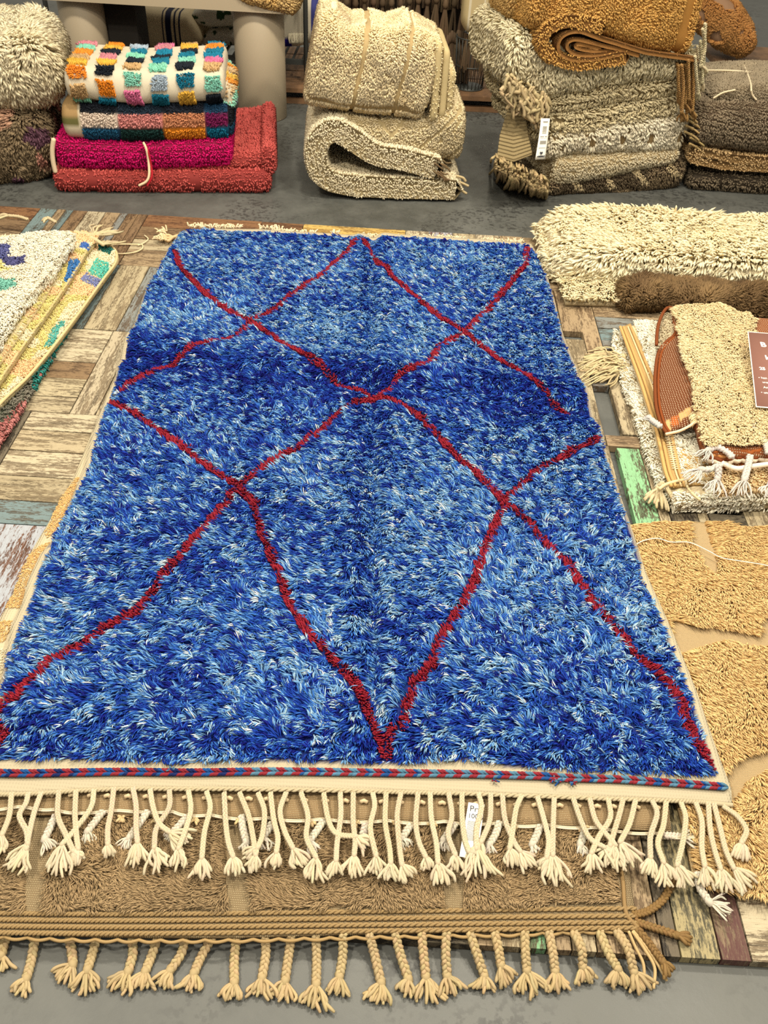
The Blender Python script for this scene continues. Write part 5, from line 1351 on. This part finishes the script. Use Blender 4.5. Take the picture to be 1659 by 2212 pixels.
for k, (a, b_) in enumerate((((926, 268), (944, 92)), ((942, 262), (962, 104)), ((956, 245), (974, 150)))):
    bundle(frB, 'folded_edge', e2, lin((216, 194, 146)), yl=.03+.02*k, depth=.36, bot=[a, (a[0]+16, a[1]-4)], top=[b_, (b_[0]+16, b_[1]+8)], r=.02, lump=.004, endr=.012, ns=14,
           pile=dict(n=2600, L=(.008, .014), r=.0028, col=lin((226, 204, 156)), lean=.5) if k != 1 else None)

# ------------------------------------------------------------------ grey cream stack with the mustard roll
frC = Fr((1190, 430), (1480, 412))
f0 = thing('folded_rug', 'dark brown shaggy rug with cream patches, lowest under the mustard roll', 'rug', base_at(frC, .3))
def brn(P, u):
    k = (np.abs(((u[:, 0]+u[:, 1]) % .17)-.085) < .022) & (u[:, 2] > .4)
    return np.where(k[:, None], lin((196, 172, 128)), np.where((fbm(P, 9) > .1)[:, None], lin((112, 92, 66)), lin((74, 60, 42))))
bundle(frC, 'folded_body', f0, lin((70, 56, 40)), yl=.03, depth=.50, bot=[(1188, 426), (1340, 426), (1480, 408)], top=[(1185, 392), (1320, 376), (1400, 362), (1478, 338)], r=.05, lump=.012,
       pile=dict(n=24000, L=(.014, .024), r=.0030, col=brn, lean=.5, swirl=1.2, curl=.8, wig=.4))
f1 = thing('folded_rug', 'cream rug with fine ribs, just above the dark brown rug under the mustard roll', 'rug', base_at(frC, .3))
bundle(frC, 'folded_body', f1, lin((186, 164, 124)), yl=.02, depth=.48, bot=[(1198, 402), (1240, 404), (1330, 386), (1400, 368), (1470, 350)], top=[(1190, 338), (1320, 332), (1470, 322)], r=.05, lump=.009,
       pile=dict(n=24000, L=(.010, .016), r=.0030, col=two(lin((206, 188, 148)), lin((226, 210, 174)), 8), skip=ribs(.024, .14), lean=.5))
f2 = thing('folded_rug', 'whitest shaggy rug with a row of square notches, in the stack under the mustard roll', 'rug', base_at(frC, .3))
bundle(frC, 'folded_body', f2, lin((170, 142, 100)), yl=.03, depth=.48, bot=[(1180, 345), (1230, 334), (1330, 328), (1480, 326)], top=[(1180, 290), (1230, 286), (1330, 262), (1480, 246)], r=.05, lump=.012,
       pile=dict(n=24000, L=(.022, .034), r=.0032, col=two(lin((226, 210, 176)), lin((244, 234, 208)), 8), segs=3, skip=lambda P, u: (np.abs((u[:, 0] % .145)-.07) < .014) & (u[:, 2] > .25) & (u[:, 2] < .6), lean=.7, curl=.6, wig=.35))
f3 = thing('folded_rug', 'greyish cream shaggy rug with braided rows, directly under the upper shaggy rug', 'rug', base_at(frC, .3))
GC = two(lin((200, 180, 134)), lin((230, 212, 166)), 8)
for k, (bt, tp) in enumerate((([(1150, 300), (1230, 300), (1340, 282), (1468, 256)], [(1140, 236), (1220, 236), (1340, 216), (1468, 196)]), ([(1136, 252), (1220, 242), (1340, 222), (1470, 205)], [(1126, 178), (1220, 186), (1340, 166), (1470, 158)]))):
    bundle(frC, 'fold', f3, lin((158, 138, 100)), yl=.035-.012*k, depth=.48, bot=bt, top=tp, r=.045, lump=.014,
           pile=dict(n=20000, L=(.020, .032), r=.0032, col=GC, segs=3, skip=ribs(.05, .16), comb=lambda P, u: np.stack([np.sign(np.sin(u[:, 1]*125)), 0*P[:, 0]-.3, 0*P[:, 0]-.6], -1)+np.stack([vnoise(P, 12), vnoise(P+5, 12), vnoise(P+9, 12)], -1)*.5, lean=.7, curl=.5, wig=.3))
f4 = thing('folded_rug', 'pale grey long-yarn rug spilling over the stack directly beneath the mustard roll', 'rug', base_at(frC, .3))
bundle(frC, 'folded_body', f4, lin((180, 164, 128)), yl=.0, depth=.52, bot=[(1106, 182), (1180, 214), (1300, 188), (1400, 170), (1500, 172)], top=[(1112, 78), (1200, 66), (1350, 96), (1500, 110)], r=.08, lump=.018, nsc=6,
       pile=dict(n=24000, L=(.030, .050), r=.0036, col=two(lin((206, 190, 148)), lin((234, 220, 180)), 8), segs=3, comb=lambda P, u: np.stack([.6*vnoise(P, 7), -.2+0*P[:, 0], -1+.7*vnoise(P+3, 9)], -1), lean=.85, curl=.5, wig=.35))
mb = MB()
for k in range(130):
    x0_ = random.uniform(1092, 1182); y0_ = 162+(x0_-1092)*.6+random.uniform(-14, 46)
    mb.tube(crom(fw(frC, [(x0_, y0_), (x0_+random.uniform(-12, 12), y0_+random.uniform(8, 18)), (x0_+random.uniform(-14, 16), y0_+random.uniform(16, 40))], random.uniform(-.05, .0)), 10), random.uniform(.004, .0085), vary(lin((188, 168, 130)), 1, .09)[0], 5)
mb.build('knotted_fringe', WOOL, f4)
f5 = thing('folded_rug', 'mustard yellow rug rolled with its spiral end showing, topmost of the pale stack', 'rug', base_at(frC, .3))
MUS = two(lin((196, 146, 74)), lin((222, 174, 98)), 9)
bundle(frC, 'folded_body', f5, lin((176, 126, 62)), yl=-.035, depth=.48, bot=[(1150, 66), (1180, 74), (1216, 62), (1256, 62), (1330, 90), (1400, 112), (1515, 132)], top=[(1150, -50), (1300, -60), (1506, -50)], r=.07, lump=.010,
       pile=dict(n=36000, L=(.010, .018), r=.0028, dye=.92, col=MUS, lean=.5, swirl=1.6, curl=.8, skip=lambda P, u: (u[:, 0] > .66) & (u[:, 0] < .70)))
sweep_rug(frC, f5, 'outer_turn', [(1350, 124), (1290, 134), (1236, 136), (1190, 122), (1172, 92), (1184, 62), (1230, 46), (1300, 60)], -.04, .045, -.05, .40, lin((150, 104, 52)), dict(n=16000, L=(.010, .016), r=.0028, dye=.92, col=MUS, lean=.5), ny=16)
for k_, (sp_, yy_) in enumerate((([(1345, 116), (1290, 126), (1242, 129), (1212, 118), (1205, 96), (1218, 76), (1250, 68), (1300, 84), (1400, 114), (1505, 130)], -.055), ([(1335, 114), (1276, 119), (1242, 116), (1226, 104), (1230, 90), (1252, 86), (1310, 100), (1380, 120)], -.05),
                                 ([(1325, 112), (1270, 109), (1246, 102), (1254, 96), (1300, 106)], -.045))):
    sweep_rug(frC, f5, 'inner_turn', sp_, -.05, .015, yy_, .30, lin((164, 114, 60)), dict(n=1500, L=(.004, .006), r=.0022, dye=1.0, col=lin((164, 114, 60)), lean=.5), ny=12)
bundle(frC, 'back_fold', f5, lin((176, 126, 62)), yl=.12, depth=.3, bot=[(1108, 46), (1180, 60)], top=[(1112, -60), (1190, -60)], r=.06, lump=.01, pile=dict(n=7000, L=(.012, .02), r=.003, col=two(lin((176, 130, 66)), lin((204, 158, 86)), 9), lean=.5))
for i in range(13):
    x0_ = 1462+i*5+random.uniform(-2, 2); y0_ = 134-max(0, (i-7))*17+random.uniform(-6, 6); yl_ = -.03
    cc = lin((176, 136, 84)) if i < 8 else lin((220, 206, 170))
    Ln = random.uniform(60, 105)
    tassel('tassel', fw(frC, [(x0_, y0_), (x0_+random.uniform(-3, 5), y0_+Ln*.5), (x0_+random.uniform(-5, 8), y0_+Ln)], yl_-.012*(i % 3)), fw(frC, [(x0_+4, y0_+Ln+22)], yl_)[0], .0085, cc, f5, strands=4, sr=.004, spread=.3)
for i in range(7):
    x0_ = 1486+random.uniform(-6, 16); y0_ = 236+i*13
    tassel('side_tassel', fw(frC, [(x0_-8, y0_-4), (x0_, y0_), (x0_+6, y0_+3)], -.0), fw(frC, [(x0_+20, y0_+14)], 0)[0], .007, lin((200, 172, 120)), f2, strands=5, sr=.0035, spread=.4)
# ribbed taupe mat slumped at the side
f6 = thing('woven_mat', 'ribbed taupe flat-woven mat with knotted fringe slumped beside the pale stack', 'mat', base_at(frC, -.1))
P = coons(fw(frC, [(1074, 335, -.06), (1080, 290, .0), (1096, 238, .06)], 0), fw(frC, [(1150, 330, -.05), (1140, 285, .0), (1135, 240, .04)], 0), fw(frC, [(1074, 335, -.06), (1110, 345, -.07), (1150, 330, -.05)], 0), fw(frC, [(1096, 238, .06), (1135, 240, .04)], 0), 24, 60)
P[..., 1] -= .004*np.sin(np.linspace(0, 60*1.3, 60))[None]
slab('woven_base', P, .01, lin((168, 148, 108)), WEAVE, f6)
mb = MB()
for k in range(150):
    x0_ = random.uniform(1068, 1180); y0_ = 328+(x0_-1066)*.45+random.uniform(0, 30)
    e_ = (x0_+random.uniform(-18, 16), min(y0_+random.uniform(12, 46), 398+(x0_-1066)*.28))
    pts = fw(frC, [(x0_, y0_, -.05), ((x0_+e_[0])/2+random.uniform(-5, 5), (y0_+e_[1])/2, -.09)], 0); en = G(e_[0], e_[1], -.018)
    mb.tube(crom([pts[0], pts[1], en], 12), random.uniform(.004, .0075), vary(lin((178, 156, 116)), 1, .09)[0], 5)
mb.build('knotted_fringe', WOOL, f6)
cor = fw(frC, [(1169, 256, -.06), (1188, 256, -.06), (1177, 344, -.075), (1156, 345, -.075)], 0)
tg = thing('care_tag', 'long white care tag hanging on the front of the pale stack', 'tag', cor.mean(0))
_, nr = card('tag_sheet', cor, 0, .001, PAPER, tg, bend=.004)
bars_on('small_print', cor, [(.25, .06, .8, .075)]+[(.3, .18+.024*i, .75, .188+.024*i) for i in range(8)]+[(.15, .42, .55, .44), (.65, .42, .88, .44), (.18, .47, .85, .475), (.2, .53, .85, .61), (.15, .70, .85, .705)], nr, GREYINK, tg, h=.0045)
xd = cor[1]-cor[0]; yd = cor[0]-cor[3]
hm = MB(); hp = [(0, -.5), (-.5, .05), (-.45, .38), (-.2, .45), (0, .25), (.2, .45), (.45, .38), (.5, .05)]
oc = on_card(cor, .5, .835, .0045, nr); xx_ = xd/np.linalg.norm(xd); yy_ = yd/np.linalg.norm(yd)
hv = np.array([oc+xx_*a*.014+yy_*b*.014 for a, b in hp]); hv2 = hv+nr*.0006
hm.add(np.vstack([hv, hv2, [hv2.mean(0)]]), [[i, (i+1) % 8, 8+(i+1) % 8, 8+i] for i in range(8)], [[8+i, 8+(i+1) % 8, 16] for i in range(8)]); hm.build('heart_mark', INK, tg, False)
text_on('LOOM', on_card(cor, .14, .93, .0045, nr), xd, yd, .013, INK, tg) if False else bars_on('bottom_print', cor, [(.15, .905, .2, .935), (.26, .90, .38, .935), (.41, .90, .52, .935), (.55, .90, .62, .935), (.65, .90, .78, .935), (.84, .89, .88, .94)], nr, INK, tg, h=.0045)

# ------------------------------------------------------------------ dark stack at the right
frD = Fr((1488, 412), (1680, 424))
g0 = thing('folded_rug', 'darkest brown pile rug, lowest of the taupe stack', 'rug', base_at(frD, .3))
bundle(frD, 'folded_body', g0, lin((60, 50, 38)), yl=.0, depth=.5, bot=[(1488, 410), (1620, 420), (1800, 432)], top=[(1490, 374), (1620, 380), (1800, 392)], r=.04, lump=.008,
       pile=dict(n=14000, L=(.012, .02), r=.003, col=two(lin((72, 60, 46)), lin((108, 92, 70)), 12), skip=ribs(.03, .2), lean=.5, curl=.7))
g1_ = thing('folded_rug', 'tan ribbed rug folded between two dark brown rugs', 'rug', base_at(frD, .3))
sweep_rug(frD, g1_, 'folded_sheet', [(1800, 372), (1640, 362), (1520, 350), (1494, 340), (1500, 330), (1530, 332), (1620, 345), (1800, 352)], .0, .034, -.01, .42, lin((150, 116, 72)), dict(n=16000, L=(.008, .014), r=.003, col=two(lin((176, 138, 88)), lin((200, 162, 108)), 9), lean=.4), ny=16)
g2_ = thing('folded_rug', 'thick grey brown pile rug folded in the taupe stack above the tan one', 'rug', base_at(frD, .3))
bundle(frD, 'folded_body', g2_, lin((92, 76, 58)), yl=-.01, depth=.5, bot=[(1502, 318), (1600, 332), (1800, 356)], top=[(1504, 232), (1600, 228), (1800, 234)], r=.08, lump=.008,
       pile=dict(n=26000, L=(.012, .02), r=.003, col=two(lin((104, 88, 68)), lin((140, 120, 94)), 12), skip=ribs(.026, .16), lean=.5, curl=.6))
g3_ = thing('cushion', 'grey brown cushion crossed by thin white yarn lines, on the taupe stack', 'cushion', base_at(frD, .3))
bundle(frD, 'cushion_body', g3_, lin((118, 102, 80)), yl=.06, depth=.44, bot=[(1536, 224), (1620, 232), (1800, 240)], top=[(1536, 196), (1600, 190), (1680, 186), (1800, 192)], r=.05, lump=.006, endr=.05,
       pile=dict(n=22000, L=(.008, .014), r=.0028, col=two(lin((120, 104, 82)), lin((150, 132, 104)), 12), lean=.5, curl=.6))
zc = frD.uv(1620, 188, .1)[1]+.014
mb = MB()
for L_ in ([(1500, 152), (1560, 152), (1600, 154), (1659, 160), (1740, 168)], [(1606, 140), (1612, 152), (1621, 178), (1623, 196)]):
    mb.tube(crom(np.array([G(a, b, zc) for a, b in L_]), 40), .0042, lin((232, 216, 186)), 5)
mb.tube(crom(fw(frD, [(1541, 212), (1562, 200), (1588, 194)], .045), 20), .0042, lin((232, 216, 186)), 5)
mb.tube(crom(fw(frD, [(1623, 196), (1626, 206), (1634, 216)], .045), 14), .0042, lin((232, 216, 186)), 5)
mb.build('white_yarn_line', WOOL, g3_)
frH = Fr((1540, 215), (1659, 225))
g4_ = thing('cushion', 'rust orange tufted cushion with bare tan bands, leaning beyond the taupe stack', 'cushion', base_at(frH, .1))
def tuf(P, u): return fbm(P, 5.5) > .12
bundle(frH, 'cushion_body', g4_, lin((176, 138, 108)), yl=.0, depth=.34, bot=[(1500, 62), (1560, 112), (1600, 128), (1626, 118)], top=[(1478, -30), (1540, -12), (1600, 20), (1638, 74)], r=.10, lump=.012, endr=.05, lean=.0,
       pile=dict(n=30000, L=(.02, .03), r=.0034, col=two(lin((172, 106, 46)), lin((206, 140, 72)), 8), skip=tuf, segs=3, lean=.5, curl=.7, wig=.35))

# ------------------------------------------------------------------ far left stack
frE = Fr((-40, 402), (95, 396))
h0 = thing('folded_rug', 'mottled dusty pink and olive shaggy rug on the concrete beside the coral rug', 'rug', base_at(frE, .1))
def pk(P, u):
    a, b_ = fbm(P, 7), fbm(P+9, 9)
    c = np.where((a > .12)[:, None], lin((196, 132, 114)), lin((122, 102, 76))); return np.where((b_ > .38)[:, None], lin((84, 52, 66)), np.where((b_ < -.35)[:, None], lin((176, 132, 106)), c))
bundle(frE, 'folded_body', h0, lin((70, 54, 42)), yl=.0, depth=.6, bot=[(-160, 408), (-20, 404), (60, 400), (112, 378)], top=[(-160, 250), (0, 248), (90, 250), (116, 275)], r=.11, lump=.035, endr=.07, nsc=9,
       pile=dict(n=36000, L=(.028, .045), r=.0036, dye=.85, col=pk, segs=3, var=.14, lean=.75, curl=.7, wig=.35, swirl=1.0))
h1_ = thing('folded_rug', 'tall cream long-pile shaggy rug sitting on the dusty pink rug', 'rug', base_at(frE, .1))
bundle(frE, 'folded_body', h1_, lin((190, 172, 130)), yl=.04, depth=.55, bot=[(-160, 232), (0, 232), (70, 230), (128, 205)], top=[(-160, 96), (0, 96), (60, 92), (118, 118)], r=.08, lump=.024, endr=.06, nsc=7,
       pile=dict(n=26000, L=(.045, .070), r=.0042, col=two(lin((216, 198, 156)), lin((238, 224, 188)), 8), segs=3, lean=.75, curl=.4, wig=.28))

# ------------------------------------------------------------------ table, rack and goods behind
BEIGE = plain_mat('beige_lacquer', (160, 146, 124), 0.5, var=.04, bscale=3)
DARKM = plain_mat('dark_matte', (40, 36, 32), 0.9, var=.2, bscale=12)
STEEL = plain_mat('dark_steel', (74, 76, 74), 0.45, metal=.6, bscale=8)
def lathe_tube(mb, cx_, cy_, r, z0, z1, n=48, t=None):
    a = np.arange(n)*2*math.pi/n
    prof = [(r*.97, z0), (r, z0+.004), (r, z1-.004), (r*.97, z1)]
    v = np.array([[cx_+rr*math.cos(x), cy_+rr*math.sin(x), z] for rr, z in prof for x in a])
    q = [[k*n+i, k*n+(i+1) % n, (k+1)*n+(i+1) % n, (k+1)*n+i] for k in range(3) for i in range(n)]
    v = np.vstack([v, [[cx_, cy_, z0]], [[cx_, cy_, z1]]]); m_ = 4*n
    tt = [[m_, (i+1) % n, i] for i in range(n)]+[[m_+1, 3*n+i, 3*n+(i+1) % n] for i in range(n)]
    mb.add(v, q, tt)
ztop = float(V(300, 12, 4.64)[2])
tb = thing('display_table', 'beige lacquered table on thick round legs behind the colourful stack', 'table', (-1.2, 4.9, -.025))
mb = MB(); lathe_tube(mb, -.770, 4.80, .127, -.025, ztop); mb.build('leg', BEIGE, tb)
mb = MB(); lathe_tube(mb, -1.655, 4.80, .110, -.025, ztop); mb.build('leg', BEIGE, tb)
mb = MB(); mb.box((-1.80, 4.64, ztop), (-.60, 5.25, ztop+.05), (0, 0, 0)); mb.build('table_top', BEIGE, tb, False)
mb = MB(); mb.box((-1.56, 4.85, -.025), (-1.40, 5.05, ztop-.002), (0, 0, 0)); mb.build('dark_side_box', DARKM, tb, False)  # plain dark box beside the left leg
frT = Fr((500, 262), (620, 268))
hd = thing('sheepskin', 'golden yellow sheepskin hanging over the beige table edge', 'sheepskin', (-.7, 4.6, ztop))
bundle(frT, 'hide', hd, lin((196, 150, 76)), yl=-.06, depth=.16, bot=[(505, -6), (540, 12), (590, 26), (630, 30), (646, 14)], top=[(505, -60), (560, -60), (600, -60), (646, -50)], r=.05, lump=.01,
       pile=dict(n=12000, L=(.02, .03), r=.0030, col=two(lin((204, 154, 74)), lin((226, 188, 120)), 9), segs=3, lean=.8, curl=.5))
frP = Fr((620, 224), (1100, 246))
def fpt(px, py, yl): return fw(frP, [(px, py)], yl)[0]
WOODP = plain_mat('worn_pine', (120, 88, 60), .7, var=.45, bscale=14)
pal = thing('pallet', 'low worn wooden pallet carrying the brown tasselled throw', 'pallet', tuple(fpt(860, 232, 0)))
ex, ey = frP.ex, frP.ey
def pbox(mb, x0_, x1_, y0_, y1_, z0_, z1_): mb.box((x0_, y0_, z0_), (x1_, y1_, z1_), (0, 0, 0), frame=lambda P: frP.w(P[:, 0], P[:, 1], P[:, 2]))
zp = float(frP.uv(1050, 210, 0)[1])
for k in range(5):
    mb = MB(); pbox(mb, -.35, 1.30, .0+.17*k, .155+.17*k, zp-.022, zp); mb.build('deck_board', WOODP, pal, False)
for k in range(3):
    mb = MB(); pbox(mb, -.35+.775*k, -.25+.775*k, .0, .82, -.024, zp-.0225); mb.build('bearer', WOODP, pal, False)
mb = MB(); pbox(mb, -.24, 1.19, .005, .05, -.024, -.003); mb.build('front_rail', WOODP, pal, False)
# wooden post
mb = MB(); xp0 = frP.uv(1084, 208, .03)[0]
pbox(mb, xp0, xp0+.05, .03, .08, zp, 1.2); o = mb.build('wooden_post', WOODP, None, False, loc=tuple(frP.w(np.array(xp0), np.array(.05), np.array(zp))))
tag(o, 'square wooden post standing on the worn pallet', 'post')
# brown tasselled throw hanging
th = thing('throw', 'dark brown throw with long yarn tassels hanging over the pallet', 'throw', tuple(fpt(880, 215, .3)))
BR = lin((92, 74, 56))
x0_, _z = frP.uv(735, 0, .28); x1_ = frP.uv(1004, 0, .28)[0]
Pg = np.zeros((60, 20, 3))
for i in range(60):
    for j in range(20):
        xx = x0_+(x1_-x0_)*i/59; Pg[i, j] = frP.w(np.array(xx), np.array(.34+.02*math.sin(i*.9)), np.array(zp+.10+(.95-zp)*j/19))
k_ = 60*20; A = Pg.reshape(-1, 3)
q = grid_idx(60, 20)
rawmesh('cloth', np.vstack([A, A+ey*.012]), np.vstack([q, q[:, ::-1]+k_]), np.zeros((0, 3)), WOOL, th, {'Col': np.broadcast_to(lin((44, 34, 26)), (2*k_, 3))})
for r_ in range(3):
    for i in range(14 if r_ < 2 else 11):
        px_ = 742+i*19.5+r_*7 if r_ < 2 else 968+i*4.5; top_ = [-70, -8, 70][r_]+random.uniform(-8, 8); ln = [85, 125, 100][r_]*random.uniform(.85, 1.1); yl_ = .30-.05*r_
        mb = MB(); c0 = vary(BR, 1, .14)[0]
        a0 = fpt(px_, top_, yl_); mb.tube(np.array([a0, a0-np.array([0, 0, .03]), a0-np.array([0, 0, .045])]), [.008, .018, .014], c0, 7)
        for k in range(11):
            w_ = random.uniform(-.028, .028)
            en = a0+ex*w_*1.1+ey*random.uniform(-.02, .02)-np.array([0, 0, ln/400.])
            mb.tube(crom([a0-np.array([0, 0, .03]), a0+ex*w_*.8-np.array([0, 0, ln/800.]), en], 8), .0058, vary(c0, 1, .12)[0], 4, cap=False)
        mb.build('tassel', WOOL, th)
# cream striped cushion and its tassels
cu = thing('cushion', 'cream striped cushion with brown tassels along its lower edge, beside the brown throw', 'cushion', tuple(fpt(1040, 90, .1)))
xc0 = frP.uv(1002, 40, .05)[0]
def crs(P, u): return np.where((np.abs(u[:, 0]-.035) < .006) | (np.abs(u[:, 0]-.11) < .005), 1, 0)[:, None]*(lin((240, 228, 200))-lin((216, 194, 148)))+lin((216, 194, 148))
bundle(frP, 'cushion_body', cu, crs, yl=.04, depth=.18, bot=[(1000, 72), (1030, 84), (1060, 84), (1083, 72)], top=[(1006, -80), (1060, -90), (1084, -40)], r=.07, lump=.003, endr=.05)
for i in range(9):
    px_ = 1008+i*8.5; a0 = fpt(px_, 82, .08); mb = MB(); c0 = vary(BR, 1, .14)[0]; ln = random.uniform(.13, .2)
    for k in range(8):
        w_ = random.uniform(-.018, .018); mb.tube(crom([a0, a0+ex*w_*.8-np.array([0, 0, ln*.5]), a0+ex*w_*1.2-np.array([0, 0, ln*random.uniform(.8, 1.1)])], 7), .0045, vary(c0, 1, .12)[0], 4, cap=False)
    mb.build('tassel', WOOL, cu)
# wire basket
mb = MB(); bc = fpt(1012, 195, .16); bc[2] = zp
for zz in (0.004, .12, .26):
    a = np.linspace(0, 2*math.pi, 33); rr = .075+.02*zz/.26
    mb.tube(np.stack([bc[0]+rr*np.cos(a), bc[1]+rr*np.sin(a), np.full(33, zp+zz)], -1), .004, (0, 0, 0), 5)
for k in range(22):
    a = k*2*math.pi/22; mb.tube(np.array([[bc[0]+.075*math.cos(a), bc[1]+.075*math.sin(a), zp+.004], [bc[0]+.095*math.cos(a), bc[1]+.095*math.sin(a), zp+.26]]), .0022, (0, 0, 0), 4)
lathe_tube(mb, bc[0], bc[1], .073, zp+.001, zp+.012)
o = mb.build('wire_basket', STEEL, None, True, loc=tuple(bc)); tag(o, 'round dark wire basket on the pallet below the striped cushion', 'basket')
# glass vase
gm, nt, b = newmat('clear_glass'); b.inputs['Base Color'].default_value = (.86, .82, .76, 1); b.inputs['Transmission Weight'].default_value = .9; b.inputs['Roughness'].default_value = .05
vc = fpt(1096, 205, .30); vc[2] = zp; mb = MB(); n_ = 40; a = np.arange(n_)*2*math.pi/n_
pf = [(.0, .0), (.075, .004), (.10, .10), (.105, .22), (.085, .34), (.045, .42), (.03, .50), (.034, .56)]
pr_ = pf+[(r-.004 if r > .01 else r, z+(.006 if z < .01 else 0)) for r, z in pf[::-1]]
v = np.array([[vc[0]+r*math.cos(x), vc[1]+r*math.sin(x), zp+z] for r, z in pr_ for x in a])
mb.add(v, [[k*n_+i, k*n_+(i+1) % n_, (k+1)*n_+(i+1) % n_, (k+1)*n_+i] for k in range(len(pr_)-1) for i in range(n_)])
o = mb.build('glass_vase', gm, None, True, loc=tuple(vc)); tag(o, 'large clear glass vase behind the wooden post', 'vase')
# rack with cushions under the table
rk = thing('metal_rack', 'dark steel rack with a slatted shelf behind the beige table', 'rack', (-1.1, 5.3, -.025))
zr = float(V(630, 122, 5.20)[2])
for px_, Y_ in ((104, 5.25), (660, 5.12), (700, 5.75), (225, 5.9)):
    x_ = V(px_, 40, Y_)[0]; mb = MB(); mb.tube(np.array([[x_, Y_, -.025], [x_, Y_, .95]]), .013, (0, 0, 0), 10); mb.build('post', STEEL, rk)
xa, xb = V(104, 40, 5.25)[0], V(660, 40, 5.12)[0]
for yy in (5.14, 5.85):
    mb = MB(); mb.box((xa, yy, zr-.025), (xb, yy+.02, zr), (0, 0, 0)); mb.build('shelf_rail', STEEL, rk, False)
for k in range(26):
    x_ = xa+.03+(xb-xa-.06)*k/25; mb = MB(); mb.box((x_, 5.16, zr-.012), (x_+.012, 5.85, zr-.002), (0, 0, 0)); mb.build('shelf_slat', STEEL, rk, False)
frR = Fr((100, 160), (660, 190)); frR.P = np.array([xa, 5.18, 0]); frR.ex = np.array([1., 0, 0]); frR.ey = np.array([0, 1., 0])
cs = thing('cushion', 'cream cushion with navy stripes on the rack under the beige table', 'cushion', (-1.1, 5.4, zr))
sx = frR.uv(258, 60, .03)[0]
def stp(P, u):
    c = np.broadcast_to(lin((214, 196, 160)), (len(P), 3)).copy()
    for a_, w_ in ((.035, .004), (.065, .013), (.098, .004), (.245, .004), (.275, .015), (.310, .005), (.335, .004)):
        c[np.abs(u[:, 0]-a_) < w_] = lin((26, 28, 58))
    return c
bundle(frR, 'cushion_body', cs, stp, yl=.03, depth=.34, bot=[(258, 112), (340, 114), (432, 108)], top=[(254, 16), (330, 26), (400, 34), (434, 70)], r=.07, lump=.004, ns=160, endr=.05)
for i, (bt, tp, lb) in enumerate((([(408, 52), (450, 62), (520, 60)], [(404, 30), (440, 6), (520, 8)], 'white cushion patterned with green sprigs, upper of two on the rack'), ([(424, 100), (470, 104), (530, 100)], [(424, 92), (450, 66), (530, 64)], 'white cushion patterned with green sprigs, lower of two on the rack'))):
    c_ = thing('cushion', lb, 'cushion', (-.8, 5.5, zr), 'green sprig cushions on the rack')
    bundle(frR, 'cushion_body', c_, lambda P, u: np.where((vnoise(P, 34) > .42)[:, None], lin((52, 78, 46)), lin((222, 216, 200))), yl=.10, depth=.26, bot=bt, top=tp, r=.05, lump=.004, ns=120, endr=.06, nth=100)
bk = thing('blanket', 'folded white blanket with blue stripes and a blue fringed edge on the rack', 'blanket', (-.55, 5.4, zr))
def blk(P, u): return np.where(((u[:, 0] > .20) & (u[:, 0] < .235) | (u[:, 0] > .25) & (u[:, 0] < .262))[:, None], lin((62, 66, 132)), np.where(((u[:, 2] < .22) & (u[:, 0] < .09))[:, None], lin((40, 22, 140)), lin((222, 212, 190))))
bundle(frR, 'folded_body', bk, blk, yl=.02, depth=.40, bot=[(592, 108), (640, 108), (695, 92)], top=[(592, 6), (640, -10), (690, 0)], r=.08, lump=.006, ns=100, endr=.04)
mb = MB()
for k in range(44):
    a0 = fw(frR, [(624+k*.95, 72)], .02)[0]; mb.tube(crom([a0, a0+np.array([random.uniform(-.004, .004), -.006, -.022]), a0+np.array([random.uniform(-.008, .008), -.004, -.048])], 6), .0028, vary(lin((226, 216, 190)), 1, .06)[0], 4)
mb.build('fringe', WOOL, bk)
st_ = thing('stool', 'wooden stool leg under the rust orange cushion', 'stool', (1.45, 4.75, -.025))
sp = fw(frH, [(1556, 150)], .12)[0]
mb = MB(); mb.box((sp[0]-.03, sp[1]-.02, -.025), (sp[0]+.03, sp[1]+.03, sp[2]+.03), (0, 0, 0)); mb.build('leg', WOODP, st_, False)
mb = MB(); mb.box((sp[0]+.27, sp[1]-.02, -.025), (sp[0]+.33, sp[1]+.03, sp[2]+.03), (0, 0, 0)); mb.build('leg', WOODP, st_, False)
mb = MB(); mb.box((sp[0]-.06, sp[1]-.05, sp[2]+.03), (sp[0]+.36, sp[1]+.33, sp[2]+.06), (0, 0, 0)); mb.build('seat', WOODP, st_, False)

import gc
for _n in ('Q', 'nn', 'c', 'fl', 's', 'wob', 'ci', 'wig', 'stops', 'P', 'B'):
    globals().pop(_n, None)
gc.collect()
